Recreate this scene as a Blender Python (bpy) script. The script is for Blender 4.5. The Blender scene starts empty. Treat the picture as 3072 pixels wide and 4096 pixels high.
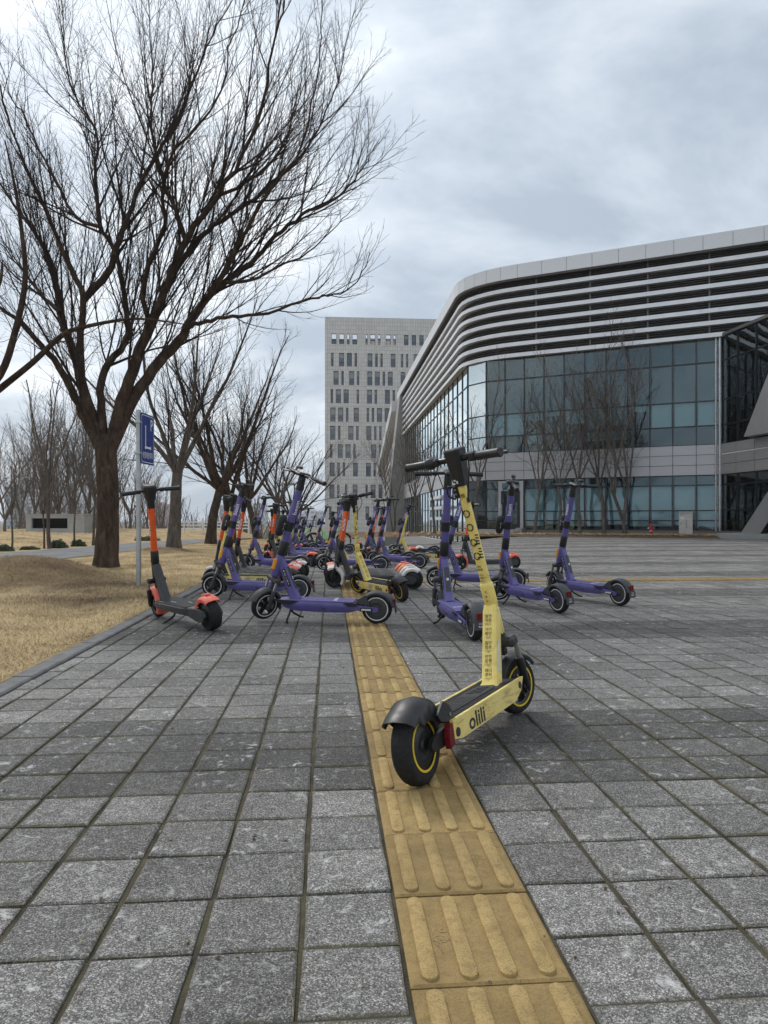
import bpy, bmesh, math, random
import numpy as np
from mathutils import Vector, Matrix

R = math.radians
scene = bpy.context.scene
COL = scene.collection
rng = random.Random(7)

# ------------------------------------------------------------------ camera
F, CX, HY, CAMH = 2790.0, 1536.0, 2078.0, 0.837      # focal px, centre x, horizon y, eye height
cam_d = bpy.data.cameras.new('camera')
cam = bpy.data.objects.new('camera', cam_d)
COL.objects.link(cam)
cam.location = (0, 0, CAMH)
cam.rotation_euler = (R(90), 0, 0)
cam_d.sensor_fit = 'VERTICAL'
cam_d.sensor_height = 36.0
cam_d.lens = 36.0 * F / 4096
cam_d.shift_y = (HY - 2048) / 4096
cam_d.clip_start = 0.05
cam_d.clip_end = 6000
scene.camera = cam

# ------------------------------------------------------------------ world, sun, exposure
SUN_AZ, SUN_EL = R(-32), R(46)                       # azimuth from +Y (negative = left), elevation
sun_dir = Vector((math.sin(SUN_AZ) * math.cos(SUN_EL), math.cos(SUN_AZ) * math.cos(SUN_EL), math.sin(SUN_EL)))
world = bpy.data.worlds.new('World')
scene.world = world
world.use_nodes = True
wn, wl = world.node_tree.nodes, world.node_tree.links
wn.clear()
def wnode(t, **kw):
    n = wn.new(t)
    for k, v in kw.items(): setattr(n, k, v)
    return n
w_out = wnode('ShaderNodeOutputWorld')
w_bg = wnode('ShaderNodeBackground')
w_bg.inputs[1].default_value = 0.1
sky = wnode('ShaderNodeTexSky', sky_type='NISHITA', sun_disc=False)
sky.sun_elevation = SUN_EL
sky.sun_rotation = SUN_AZ
sky.dust_density = 3.0
tc = wnode('ShaderNodeTexCoord')
sep = wnode('ShaderNodeSeparateXYZ')
wl.new(tc.outputs['Generated'], sep.inputs[0])
def wmath(op, a, b=None):
    n = wnode('ShaderNodeMath', operation=op)
    for i, v in enumerate((a, b)):
        if v is None: continue
        if isinstance(v, (int, float)): n.inputs[i].default_value = v
        else: wl.new(v, n.inputs[i])
    return n.outputs[0]
zz = wmath('ADD', wmath('MAXIMUM', sep.outputs[2], 0.0), 0.42)
px = wmath('DIVIDE', sep.outputs[0], zz)
py = wmath('DIVIDE', sep.outputs[1], zz)
comb = wnode('ShaderNodeCombineXYZ')
wl.new(px, comb.inputs[0]); wl.new(py, comb.inputs[1])
cmap = wnode('ShaderNodeMapping')
cmap.inputs['Location'].default_value = (3.1, 1.4, 0.0)
cmap.inputs['Rotation'].default_value = (0, 0, R(35))
cmap.inputs['Scale'].default_value = (1.05, 1.5, 1)
wl.new(comb.outputs[0], cmap.inputs[0])
n1 = wnode('ShaderNodeTexNoise')
n1.inputs['Scale'].default_value = 1.7; n1.inputs['Detail'].default_value = 7; n1.inputs['Roughness'].default_value = 0.58
n1.inputs['Distortion'].default_value = 0.25
wl.new(cmap.outputs[0], n1.inputs['Vector'])
n2 = wnode('ShaderNodeTexNoise')
n2.inputs['Scale'].default_value = 0.55; n2.inputs['Detail'].default_value = 3
wl.new(cmap.outputs[0], n2.inputs['Vector'])
cl = wmath('ADD', wmath('MULTIPLY', n1.outputs[0], 0.65), wmath('MULTIPLY', n2.outputs[0], 0.35))
ramp = wnode('ShaderNodeValToRGB')
er = ramp.color_ramp
er.elements[0].position = 0.405; er.elements[0].color = (0.37, 0.435, 0.515, 1)
er.elements[1].position = 0.60; er.elements[1].color = (0.90, 0.92, 0.94, 1)
e = er.elements.new(0.50); e.color = (0.56, 0.62, 0.685, 1)
wl.new(cl, ramp.inputs[0])
# glow of the sun behind the cloud layer
vd = wnode('ShaderNodeVectorMath', operation='DOT_PRODUCT')
wl.new(tc.outputs['Generated'], vd.inputs[0]); vd.inputs[1].default_value = sun_dir
glow = wmath('MULTIPLY', wmath('POWER', wmath('MAXIMUM', vd.outputs['Value'], 0.0), 7.0), 0.42)
glow = wmath('MULTIPLY', glow, wmath('ADD', cl, 0.45))
gain = wmath('MULTIPLY', wmath('ADD', glow, 1.0), 10.0)
vs = wnode('ShaderNodeVectorMath', operation='SCALE')
wl.new(ramp.outputs[0], vs.inputs[0]); wl.new(gain, vs.inputs['Scale'])
mx = wnode('ShaderNodeMix', data_type='RGBA')
mx.inputs[0].default_value = 0.93
wl.new(sky.outputs[0], mx.inputs[6]); wl.new(vs.outputs[0], mx.inputs[7])
wl.new(mx.outputs[2], w_bg.inputs[0])
wl.new(w_bg.outputs[0], w_out.inputs[0])

sun_l = bpy.data.lights.new('sun', 'SUN')
sun_l.energy = 1.45
sun_l.angle = R(18)
sun_l.color = (1.0, 0.96, 0.9)
sun_o = bpy.data.objects.new('sun', sun_l)
COL.objects.link(sun_o)
sun_o.rotation_euler = (-sun_dir).to_track_quat('-Z', 'Y').to_euler()

scene.view_settings.view_transform = 'Standard'
scene.view_settings.look = 'None'
scene.view_settings.exposure = 0.36
scene.view_settings.gamma = 1.0
scene.view_settings.use_curve_mapping = False
scene.render.engine = 'CYCLES'
scene.cycles.use_denoising = True
scene.cycles.max_bounces = 8
scene.cycles.transparent_max_bounces = 12
scene.cycles.caustics_reflective = False
scene.cycles.caustics_refractive = False

# ------------------------------------------------------------------ helpers: pixels, ground, materials, meshes
TH = R(4.47)                                         # the paving runs this far left of straight ahead
cT, sT = math.cos(TH), math.sin(TH)
def uv(u, v): return (v * cT - u * sT, v * sT + u * cT)      # along / across the paving -> x, y
def to_uv(x, y): return (-x * sT + y * cT, x * cT + y * sT)
def smooth(a, b, t):
    t = min(1.0, max(0.0, (t - a) / (b - a))); return t * t * (3 - 2 * t)
def g(x, y):                                         # the paving falls away gently at the back
    if y < 12: return 0.0
    return -0.0009 * (y - 12) ** 2 * (1 - smooth(1.0, 7.0, x))
def at(px_, py_, Y):                                 # pixel at depth Y
    return Vector(((px_ - CX) / F * Y, Y, CAMH + (HY - py_) / F * Y))

MATS = {}
def nt_of(name):
    m = bpy.data.materials.new(name); m.use_nodes = True
    nt = m.node_tree
    b = nt.nodes['Principled BSDF']
    MATS[name] = m
    return m, nt, b
def N(nt, t, **kw):
    n = nt.nodes.new(t)
    for k, v in kw.items(): setattr(n, k, v)
    return n
def setin(nt, n, i, v):
    if isinstance(v, bpy.types.NodeSocket): nt.links.new(v, n.inputs[i])
    else: n.inputs[i].default_value = v
def MA(nt, op, a, b=None, c=None):
    n = N(nt, 'ShaderNodeMath', operation=op)
    for i, v in enumerate((a, b, c)):
        if v is not None: setin(nt, n, i, v)
    return n.outputs[0]
def NOISE(nt, vec, scale, detail=4, rough=0.55, dist=0.0):
    n = N(nt, 'ShaderNodeTexNoise')
    n.inputs['Scale'].default_value = scale; n.inputs['Detail'].default_value = detail
    n.inputs['Roughness'].default_value = rough; n.inputs['Distortion'].default_value = dist
    if vec is not None: nt.links.new(vec, n.inputs['Vector'])
    return n.outputs[0]
def RAMP(nt, fac, stops):
    n = N(nt, 'ShaderNodeValToRGB')
    el = n.color_ramp.elements
    while len(el) < len(stops): el.new(0.5)
    for e_, (p, c) in zip(el, stops):
        e_.position = p
        e_.color = (c, c, c, 1) if isinstance(c, (int, float)) else (*c, 1)
    nt.links.new(fac, n.inputs[0])
    return n.outputs[0]
def MIX(nt, fac, a, b, blend='MIX'):
    n = N(nt, 'ShaderNodeMix', data_type='RGBA', blend_type=blend)
    setin(nt, n, 0, fac)
    for i, v in ((6, a), (7, b)):
        if isinstance(v, bpy.types.NodeSocket): nt.links.new(v, n.inputs[i])
        else: n.inputs[i].default_value = (*v, 1) if len(v) == 3 else v
    return n.outputs[2]
def BUMP(nt, b, h, strength=0.3, dist=0.01):
    n = N(nt, 'ShaderNodeBump')
    n.inputs['Strength'].default_value = strength; n.inputs['Distance'].default_value = dist
    nt.links.new(h, n.inputs['Height']); nt.links.new(n.outputs[0], b.inputs['Normal'])
def paint(name, col, rough=0.4, metal=0.0, var=0.12, dirt=0.35, scale=18, spec=0.5, bump=0.0, dirtcol=(0.10, 0.09, 0.075)):
    """painted / moulded surface: colour, slight variation, grime patches and scratches"""
    m, nt, b = nt_of(name)
    co = N(nt, 'ShaderNodeTexCoord').outputs['Object']
    c0 = tuple(max(0, c * (1 - var)) for c in col); c1 = tuple(min(1, c * (1 + var)) for c in col)
    base = RAMP(nt, NOISE(nt, co, scale, 5), [(0.3, c0), (0.7, c1)])
    if dirt > 0:
        d = RAMP(nt, NOISE(nt, co, scale * 2.3, 8, 0.7), [(0.52, 0.0), (0.74, dirt)])
        base = MIX(nt, d, base, dirtcol)
    nt.links.new(base, b.inputs['Base Color'])
    rr = RAMP(nt, NOISE(nt, co, scale * 1.6, 6), [(0.3, max(0.03, rough - 0.08)), (0.7, min(1, rough + 0.12))])
    nt.links.new(rr, b.inputs['Roughness'])
    b.inputs['Metallic'].default_value = metal
    b.inputs['Specular IOR Level'].default_value = spec
    if bump: BUMP(nt, b, NOISE(nt, co, scale * 6, 4), bump, 0.002)
    return m

class MB:
    """collects geometry into one mesh"""
    def __init__(s): s.v = []; s.f = []; s.mi = []; s.cur = 0
    def add(s, vs_, fs_):
        o = len(s.v); s.v += [tuple(p) for p in vs_]
        for f_ in fs_: s.f.append(tuple(i + o for i in f_)); s.mi.append(s.cur)
        return s
    def box(s, c, d, rot=None, taper=None):
        x, y, z = (q / 2 for q in d)
        t = taper or (1, 1)
        P = [(-x, -y, -z), (x, -y, -z), (x, y, -z), (-x, y, -z), (-x * t[0], -y * t[1], z), (x * t[0], -y * t[1], z), (x * t[0], y * t[1], z), (-x * t[0], y * t[1], z)]
        if rot is not None: P = [rot @ Vector(p) for p in P]
        return s.add([(p[0] + c[0], p[1] + c[1], p[2] + c[2]) for p in P], [(0, 3, 2, 1), (4, 5, 6, 7), (0, 1, 5, 4), (1, 2, 6, 5), (2, 3, 7, 6), (3, 0, 4, 7)])
    def bbox(s, c, d, b=0.008, rot=None):
        """box with chamfered edges"""
        hx, hy, hz = (q / 2 for q in d)
        b = min(b, hx * .9, hy * .9, hz * .9)
        P = []; rings = []
        for z, i in ((-hz, b), (-hz + b, 0), (hz - b, 0), (hz, b)):
            ring = []
            for (sx, sy) in ((-1, -1), (1, -1), (1, 1), (-1, 1)):
                ax_, ay = (hx - i), (hy - i)
                if i: pts = [(sx * (hx - b), sy * (hy - b))]*2
                elif sx * sy > 0: pts = [(sx * hx, sy * (hy - b)), (sx * (hx - b), sy * hy)][::1]
                else: pts = [(sx * (hx - b), sy * hy), (sx * hx, sy * (hy - b))]
                for q in pts: ring.append((q[0], q[1], z))
            rings.append(ring)
        for r_ in rings: P += r_
        n = 8; fs_ = []
        for k in range(3):
            for i in range(n):
                j = (i + 1) % n
                fs_.append((k * n + i, k * n + j, (k + 1) * n + j, (k + 1) * n + i))
        fs_.append(tuple(range(n))[::-1]); fs_.append(tuple(range(3 * n, 4 * n)))
        if rot is not None: P = [rot @ Vector(p) for p in P]
        return s.add([(p[0] + c[0], p[1] + c[1], p[2] + c[2]) for p in P], fs_)
    def tube(s, pts, rad, n=10, caps=True, sq=1.0, ref=None):
        pts = [Vector(p) for p in pts]
        if isinstance(rad, (int, float)): rad = [rad] * len(pts)
        o = len(s.v); prev = None
        for i, p in enumerate(pts):
            t = (pts[min(i + 1, len(pts) - 1)] - pts[max(i - 1, 0)]).normalized()
            if prev is None:
                r0 = Vector(ref) if ref else (Vector((0, 0, 1)) if abs(t.z) < 0.9 else Vector((1, 0, 0)))
            else: r0 = prev
            a = (r0 - t * r0.dot(t)).normalized(); prev = a
            b_ = t.cross(a)
            for k in range(n):
                th = 2 * math.pi * k / n
                q = p + (a * math.cos(th) + b_ * math.sin(th) * sq) * rad[i]
                s.v.append((q.x, q.y, q.z))
        for i in range(len(pts) - 1):
            for k in range(n):
                k2 = (k + 1) % n
                s.f.append((o + i * n + k, o + i * n + k2, o + (i + 1) * n + k2, o + (i + 1) * n + k)); s.mi.append(s.cur)
        if caps:
            s.f.append(tuple(o + k for k in range(n))[::-1]); s.mi.append(s.cur)
            e_ = o + (len(pts) - 1) * n
            s.f.append(tuple(e_ + k for k in range(n))); s.mi.append(s.cur)
        return s
    def lathe(s, c, prof, n=32, mod=None):
        """profile [(radius, y)] turned about the y axis through c (wheels)"""
        o = len(s.v); m = len(prof)
        for k in range(n):
            th = 2 * math.pi * k / n
            for (r, y) in prof:
                rr = r + (mod(th, r, y) if mod else 0)
                s.v.append((c[0] + rr * math.cos(th), c[1] + y, c[2] + rr * math.sin(th)))
        for k in range(n):
            k2 = (k + 1) % n
            for j in range(m - 1):
                s.f.append((o + k * m + j, o + k * m + j + 1, o + k2 * m + j + 1, o + k2 * m + j)); s.mi.append(s.cur)
        return s
    def prism(s, poly, y0, y1, fn=None):
        """polygon in x,z extruded along y"""
        n = len(poly)
        P = [(x, y0, z) for x, z in poly] + [(x, y1, z) for x, z in poly]
        if fn: P = [fn(p) for p in P]
        fs_ = [tuple(range(n)), tuple(range(n, 2 * n))[::-1]] + [(i, i + n, (i + 1) % n + n, (i + 1) % n) for i in range(n)]
        return s.add(P, fs_)
    def grid(s, rows, closed=False):
        o = len(s.v); n = len(rows[0])
        for r_ in rows: s.v += [tuple(p) for p in r_]
        for i in range(len(rows) - 1):
            for k in range(n - 1 + (1 if closed else 0)):
                k2 = (k + 1) % n
                s.f.append((o + i * n + k, o + i * n + k2, o + (i + 1) * n + k2, o + (i + 1) * n + k)); s.mi.append(s.cur)
        return s
    def fender(s, c, r, a0, a1, w, t=0.006, dome=0.012, n=16, flare=0.0):
        """curved mudguard round the y axis at c between angles a0..a1 (deg, 0 = forward, 90 = up)"""
        prof = [(-w / 2, -dome * 1.6), (-w / 2, -dome * .7), (-w * .36, 0.0), (0, dome * .35), (w * .36, 0.0), (w / 2, -dome * .7), (w / 2, -dome * 1.6)]
        rows = []
        for i in range(n + 1):
            a = R(a0 + (a1 - a0) * i / n)
            fl = flare * max(0, i / n - .7) / .3
            ring = [(c[0] + (r + d + fl) * math.cos(a), c[1] + y, c[2] + (r + d + fl) * math.sin(a)) for y, d in prof]
            ring += [(c[0] + (r + d + fl - t) * math.cos(a), c[1] + y * .93, c[2] + (r + d + fl - t) * math.sin(a)) for y, d in prof[::-1]]
            rows.append(ring)
        o = len(s.v); s.grid(rows, True); m = len(rows[0])
        s.f.append(tuple(o + k for k in range(m))[::-1]); s.mi.append(s.cur)
        e_ = o + n * m
        s.f.append(tuple(e_ + k for k in range(m))); s.mi.append(s.cur)
        return s
    def mesh(s, name, mats, smooth_=None):
        me = bpy.data.meshes.new(name)
        me.from_pydata(s.v, [], s.f)
        for m in (mats if isinstance(mats, (list, tuple)) else [mats]): me.materials.append(MATS[m] if isinstance(m, str) else m)
        if any(s.mi): me.polygons.foreach_set('material_index', s.mi)
        bm = bmesh.new(); bm.from_mesh(me)
        bmesh.ops.recalc_face_normals(bm, faces=bm.faces)
        if smooth_ is not None:
            for f_ in bm.faces: f_.smooth = True
            for e_ in bm.edges:
                if len(e_.link_faces) == 2 and e_.calc_face_angle(0) > R(smooth_): e_.smooth = False
        bm.to_mesh(me); bm.free()
        me.update()
        return me
    def build(s, name, mats, parent=None, smooth_=None):
        return link(name, s.mesh(name, mats, smooth_), parent)

def link(name, data, parent=None):
    o = bpy.data.objects.new(name, data); COL.objects.link(o)
    if parent is not None: o.parent = parent
    return o
def empty(name, loc=(0, 0, 0), rz=0.0):
    o = link(name, None); o.location = loc; o.rotation_euler = (0, 0, rz); o.empty_display_size = 0.1
    return o
def tag(o, label=None, cat=None, group=None, kind=None):
    if label: o['label'] = label
    if cat: o['category'] = cat
    if group: o['group'] = group
    if kind: o['kind'] = kind
    return o
KIDS = {}
def children(o):
    return [c for c in bpy.data.objects if c.parent == o]
def snapshot(o): return (o, [snapshot(c) for c in children(o)])
def copy_tree(snap, parent=None):
    o, ch = snap
    c = o.copy(); COL.objects.link(c); c.parent = parent
    for k in ch: copy_tree(k, c)
    return c

TXT = {}
def text_geo(body, size=1.0, bold=0.0, cuts=0):
    key = (body, bold, cuts)
    if key not in TXT:
        cu = bpy.data.curves.new('txt', 'FONT'); cu.body = body; cu.align_x = 'CENTER'; cu.align_y = 'CENTER'
        cu.resolution_u = 3; cu.offset = bold
        ob = bpy.data.objects.new('txt', cu); COL.objects.link(ob)
        me = bpy.data.meshes.new_from_object(ob)
        bpy.data.objects.remove(ob); bpy.data.curves.remove(cu)
        bm = bmesh.new(); bm.from_mesh(me); bpy.data.meshes.remove(me)
        for i in range(cuts):
            y = -0.5 + (i + .5) / cuts
            bmesh.ops.bisect_plane(bm, geom=bm.verts[:] + bm.edges[:] + bm.faces[:], plane_co=(0, y, 0), plane_no=(0, 1, 0))
        bm.verts.index_update()
        TXT[key] = ([tuple(v.co) for v in bm.verts], [tuple(v.index for v in f_.verts) for f_ in bm.faces]); bm.free()
    vs_, fs_ = TXT[key]
    return [(x * size, y * size, 0) for x, y, z in vs_], fs_
def put_text(mb, body, size, fn, bold=0.0, cuts=0, sx=1.0):
    vs_, fs_ = text_geo(body, size, bold, cuts)
    mb.add([fn(x * sx, y) for x, y, z in vs_], fs_)

# ------------------------------------------------------------------ materials of the setting
def grid_uv(nt):
    pos = N(nt, 'ShaderNodeNewGeometry').outputs['Position']
    d1 = N(nt, 'ShaderNodeVectorMath', operation='DOT_PRODUCT'); nt.links.new(pos, d1.inputs[0]); d1.inputs[1].default_value = (-sT, cT, 0)
    d2 = N(nt, 'ShaderNodeVectorMath', operation='DOT_PRODUCT'); nt.links.new(pos, d2.inputs[0]); d2.inputs[1].default_value = (cT, sT, 0)
    return pos, d1.outputs['Value'], d2.outputs['Value']
def paver_mat(name, joints):
    m, nt, b = nt_of(name)
    pos, u, v = grid_uv(nt)
    us = MA(nt, 'DIVIDE', MA(nt, 'SUBTRACT', u, 1.17), 0.2)
    off = MA(nt, 'MULTIPLY_ADD', MA(nt, 'GREATER_THAN', v, 0.3), 0.3, 0.143)
    vs_ = MA(nt, 'DIVIDE', MA(nt, 'SUBTRACT', v, off), 0.2)
    cb = N(nt, 'ShaderNodeCombineXYZ')
    nt.links.new(MA(nt, 'FLOOR', us), cb.inputs[0]); nt.links.new(MA(nt, 'FLOOR', vs_), cb.inputs[1])
    wn_ = N(nt, 'ShaderNodeTexWhiteNoise', noise_dimensions='2D'); nt.links.new(cb.outputs[0], wn_.inputs['Vector'])
    # courses of darker stone every thirteen rows
    band = MA(nt, 'LESS_THAN', MA(nt, 'FRACT', MA(nt, 'DIVIDE', MA(nt, 'SUBTRACT', u, 2.17), 2.6)), 0.3077)
    col = MIX(nt, band, (0.205, 0.196, 0.185), (0.116, 0.111, 0.105))
    col = MIX(nt, 1.0, col, RAMP(nt, wn_.outputs['Value'], [(0.0, 0.78), (1.0, 1.2)]), 'MULTIPLY')
    # broad stains, exposed aggregate, pale scuffs
    st_ = RAMP(nt, NOISE(nt, pos, 0.9, 7, 0.66), [(0.3, 0.62), (0.70, 1.28)])
    col = MIX(nt, 1.0, col, st_, 'MULTIPLY')
    mp = N(nt, 'ShaderNodeMapping'); nt.links.new(pos, mp.inputs[0]); mp.inputs['Scale'].default_value = (1, 1, 1)
    vo = N(nt, 'ShaderNodeTexVoronoi'); vo.inputs['Scale'].default_value = 400; nt.links.new(mp.outputs[0], vo.inputs['Vector'])
    sp = N(nt, 'ShaderNodeSeparateColor'); nt.links.new(vo.outputs['Color'], sp.inputs[0])
    agg = RAMP(nt, sp.outputs[0], [(0.0, 0.30), (0.45, 0.72), (0.75, 1.12), (1.0, 2.4)])
    col = MIX(nt, 1.0, col, agg, 'MULTIPLY')
    med = RAMP(nt, NOISE(nt, pos, 26, 7, 0.75), [(0.3, 0.70), (0.7, 1.28)])
    col = MIX(nt, 1.0, col, med, 'MULTIPLY')
    scuff = RAMP(nt, NOISE(nt, pos, 22, 7, 0.68, 0.9), [(0.565, 0.0), (0.69, 0.85)])
    scuff2 = RAMP(nt, NOISE(nt, pos, 2.2, 3), [(0.38, 0.12), (0.58, 1.0)])
    col = MIX(nt, MA(nt, 'MULTIPLY', scuff, scuff2), col, (0.62, 0.61, 0.60))
    fu = MA(nt, 'ABSOLUTE', MA(nt, 'SUBTRACT', MA(nt, 'FRACT', us), 0.5))
    fv = MA(nt, 'ABSOLUTE', MA(nt, 'SUBTRACT', MA(nt, 'FRACT', vs_), 0.5))
    # moss creeping from the joints on to the stones in patches
    edge = MA(nt, 'MAXIMUM', fu, fv)
    creep = MA(nt, 'MULTIPLY_ADD', NOISE(nt, pos, 16, 6, 0.7), 0.16, MA(nt, 'MULTIPLY', NOISE(nt, pos, 1.3, 3), 0.12))
    mos = RAMP(nt, MA(nt, 'ADD', edge, creep), [(0.580, 0.0), (0.640, 0.8)])
    col = MIX(nt, mos, col, (0.098, 0.088, 0.046))
    if joints:
        fu = MA(nt, 'ABSOLUTE', MA(nt, 'SUBTRACT', MA(nt, 'FRACT', us), 0.5))
        fv = MA(nt, 'ABSOLUTE', MA(nt, 'SUBTRACT', MA(nt, 'FRACT', vs_), 0.5))
        jn = MA(nt, 'MAXIMUM', MA(nt, 'GREATER_THAN', fu, 0.483), MA(nt, 'GREATER_THAN', fv, 0.472))
        col = MIX(nt, jn, col, (0.055, 0.05, 0.036))
    nt.links.new(col, b.inputs['Base Color'])
    b.inputs['Roughness'].default_value = 0.88
    b.inputs['Specular IOR Level'].default_value = 0.35
    BUMP(nt, b, MA(nt, 'ADD', sp.outputs[0], MA(nt, 'MULTIPLY', NOISE(nt, pos, 34, 5), 2.0)), 0.45, 0.003)
    return m
paver_mat('paver', False)
paver_mat('paving_far', True)

m, nt, b = nt_of('joint_soil')
pos = N(nt, 'ShaderNodeNewGeometry').outputs['Position']
c = RAMP(nt, NOISE(nt, pos, 9, 6, 0.6), [(0.36, (0.028, 0.024, 0.017)), (0.52, (0.064, 0.054, 0.032)), (0.68, (0.088, 0.080, 0.040))])
c = MIX(nt, RAMP(nt, NOISE(nt, pos, 160, 4), [(0.55, 0.0), (0.75, 0.5)]), c, (0.14, 0.12, 0.08))
nt.links.new(c, b.inputs['Base Color']); b.inputs['Roughness'].default_value = 0.95
BUMP(nt, b, NOISE(nt, pos, 120, 5), 0.8, 0.006)

def tactile_mat(name, lo, hi):
    m, nt, b = nt_of(name)
    pos, u, v = grid_uv(nt)
    c = RAMP(nt, NOISE(nt, pos, 7, 6, 0.62), [(0.3, lo), (0.68, hi)])
    # grime that collects in the open grain
    c = MIX(nt, RAMP(nt, NOISE(nt, pos, 38, 8, 0.7), [(0.46, 0.0), (0.72, 0.55)]), c, (0.15, 0.10, 0.045))
    c = MIX(nt, RAMP(nt, NOISE(nt, pos, 300, 3, 0.7), [(0.50, 0.0), (0.66, 0.55)]), c, (0.12, 0.085, 0.04))
    ti = N(nt, 'ShaderNodeTexWhiteNoise', noise_dimensions='1D'); nt.links.new(MA(nt, 'FLOOR', MA(nt, 'DIVIDE', MA(nt, 'SUBTRACT', u, 1.238), 0.3)), ti.inputs['W'])
    c = MIX(nt, 1.0, c, RAMP(nt, ti.outputs['Value'], [(0.0, 0.84), (1.0, 1.14)]), 'MULTIPLY')
    nt.links.new(c, b.inputs['Base Color']); b.inputs['Roughness'].default_value = 0.82
    b.inputs['Specular IOR Level'].default_value = 0.3
    return m, nt, b, pos, u, v
m, nt, b, pos, u, v = tactile_mat('tactile', (0.25, 0.170, 0.068), (0.38, 0.265, 0.108))
BUMP(nt, b, NOISE(nt, pos, 260, 4, 0.7), 0.5, 0.002)
m, nt, b, pos, u, v = tactile_mat('tactile_bar', (0.35, 0.243, 0.098), (0.50, 0.355, 0.148))
pim = MA(nt, 'MULTIPLY', MA(nt, 'SINE', MA(nt, 'MULTIPLY', u, 2 * math.pi / 0.0065)), MA(nt, 'SINE', MA(nt, 'MULTIPLY', v, 2 * math.pi / 0.0085)))
BUMP(nt, b, MA(nt, 'ADD', pim, NOISE(nt, pos, 200, 3)), 0.35, 0.0012)

def rough_mat(name, stops, scale, rough=0.9, bump=0.4, bscale=None, bdist=0.01, detail=6):
    m, nt, b = nt_of(name)
    pos = N(nt, 'ShaderNodeNewGeometry').outputs['Position']
    c = RAMP(nt, NOISE(nt, pos, scale, detail, 0.62), stops)
    nt.links.new(c, b.inputs['Base Color']); b.inputs['Roughness'].default_value = rough
    b.inputs['Specular IOR Level'].default_value = 0.25
    if bump: BUMP(nt, b, NOISE(nt, pos, bscale or scale * 5, 5), bump, bdist)
    return m
rough_mat('kerb_stone', [(0.3, (0.12, 0.12, 0.12)), (0.7, (0.21, 0.208, 0.205))], 14, 0.85, 0.3, 120, 0.002)
def soil_patch(nt, pos, c):
    # bare earth on the mound at the left and beside the kerb
    for (x, y, r_) in ((-4.8, 9.2, 1.75), (-3.4, 8.3, 1.2), (-5.3, 17.2, 1.3), (-2.9, 7.0, .8)):
        d = N(nt, 'ShaderNodeVectorMath', operation='DISTANCE'); nt.links.new(pos, d.inputs[0]); d.inputs[1].default_value = (x, y, 0.1)
        k = MA(nt, 'ADD', MA(nt, 'DIVIDE', d.outputs['Value'], r_), MA(nt, 'MULTIPLY', NOISE(nt, pos, 2.6, 6, 0.7), 1.2))
        c = MIX(nt, RAMP(nt, k, [(0.9, 0.62), (1.5, 0.0)]) if False else MA(nt, 'MULTIPLY', MA(nt, 'SUBTRACT', 1.0, MA(nt, 'SMOOTH_MIN', 1.0, MA(nt, 'MAXIMUM', MA(nt, 'SUBTRACT', k, 0.6), 0.0), 0.2)), 0.9), c, (0.12, 0.080, 0.047))
    return c
m, nt, b = nt_of('dry_lawn')
pos = N(nt, 'ShaderNodeNewGeometry').outputs['Position']
c = RAMP(nt, NOISE(nt, pos, 1.1, 7, 0.66), [(0.34, (0.21, 0.140, 0.075)), (0.50, (0.44, 0.325, 0.170)), (0.66, (0.58, 0.450, 0.255))])
c = MIX(nt, RAMP(nt, NOISE(nt, pos, 45, 6, 0.7), [(0.42, 0.0), (0.7, 0.6)]), c, (0.16, 0.10, 0.05))
c = soil_patch(nt, pos, c)
nt.links.new(c, b.inputs['Base Color']); b.inputs['Roughness'].default_value = 0.95; b.inputs['Specular IOR Level'].default_value = 0.15
BUMP(nt, b, NOISE(nt, pos, 60, 6, 0.7), 0.8, 0.02)
rough_mat('bare_soil', [(0.32, (0.09, 0.055, 0.035)), (0.55, (0.17, 0.105, 0.062)), (0.72, (0.27, 0.18, 0.10))], 5, 0.95, 0.7, 60, 0.02)
rough_mat('asphalt', [(0.3, (0.12, 0.12, 0.12)), (0.7, (0.215, 0.212, 0.208))], 2, 0.85, 0.3, 90, 0.004)
rough_mat('far_ground', [(0.3, (0.10, 0.085, 0.055)), (0.7, (0.2, 0.16, 0.10))], 0.05, 0.95, 0)
rough_mat('litter', [(0.35, (0.10, 0.07, 0.045)), (0.65, (0.42, 0.36, 0.28))], 60, 0.9, 0)
m, nt, b = nt_of('straw')
pos = N(nt, 'ShaderNodeNewGeometry').outputs['Position']
c = RAMP(nt, NOISE(nt, pos, 1.1, 7, 0.66), [(0.34, (0.30, 0.20, 0.105)), (0.50, (0.60, 0.445, 0.235)), (0.66, (0.76, 0.60, 0.345))])
c = MIX(nt, RAMP(nt, NOISE(nt, pos, 170, 2), [(0.45, 0.0), (0.6, 0.55)]), c, (0.78, 0.66, 0.44))
c = soil_patch(nt, pos, c)
nt.links.new(c, b.inputs['Base Color']); b.inputs['Roughness'].default_value = 0.8; b.inputs['Specular IOR Level'].default_value = 0.2

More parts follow.
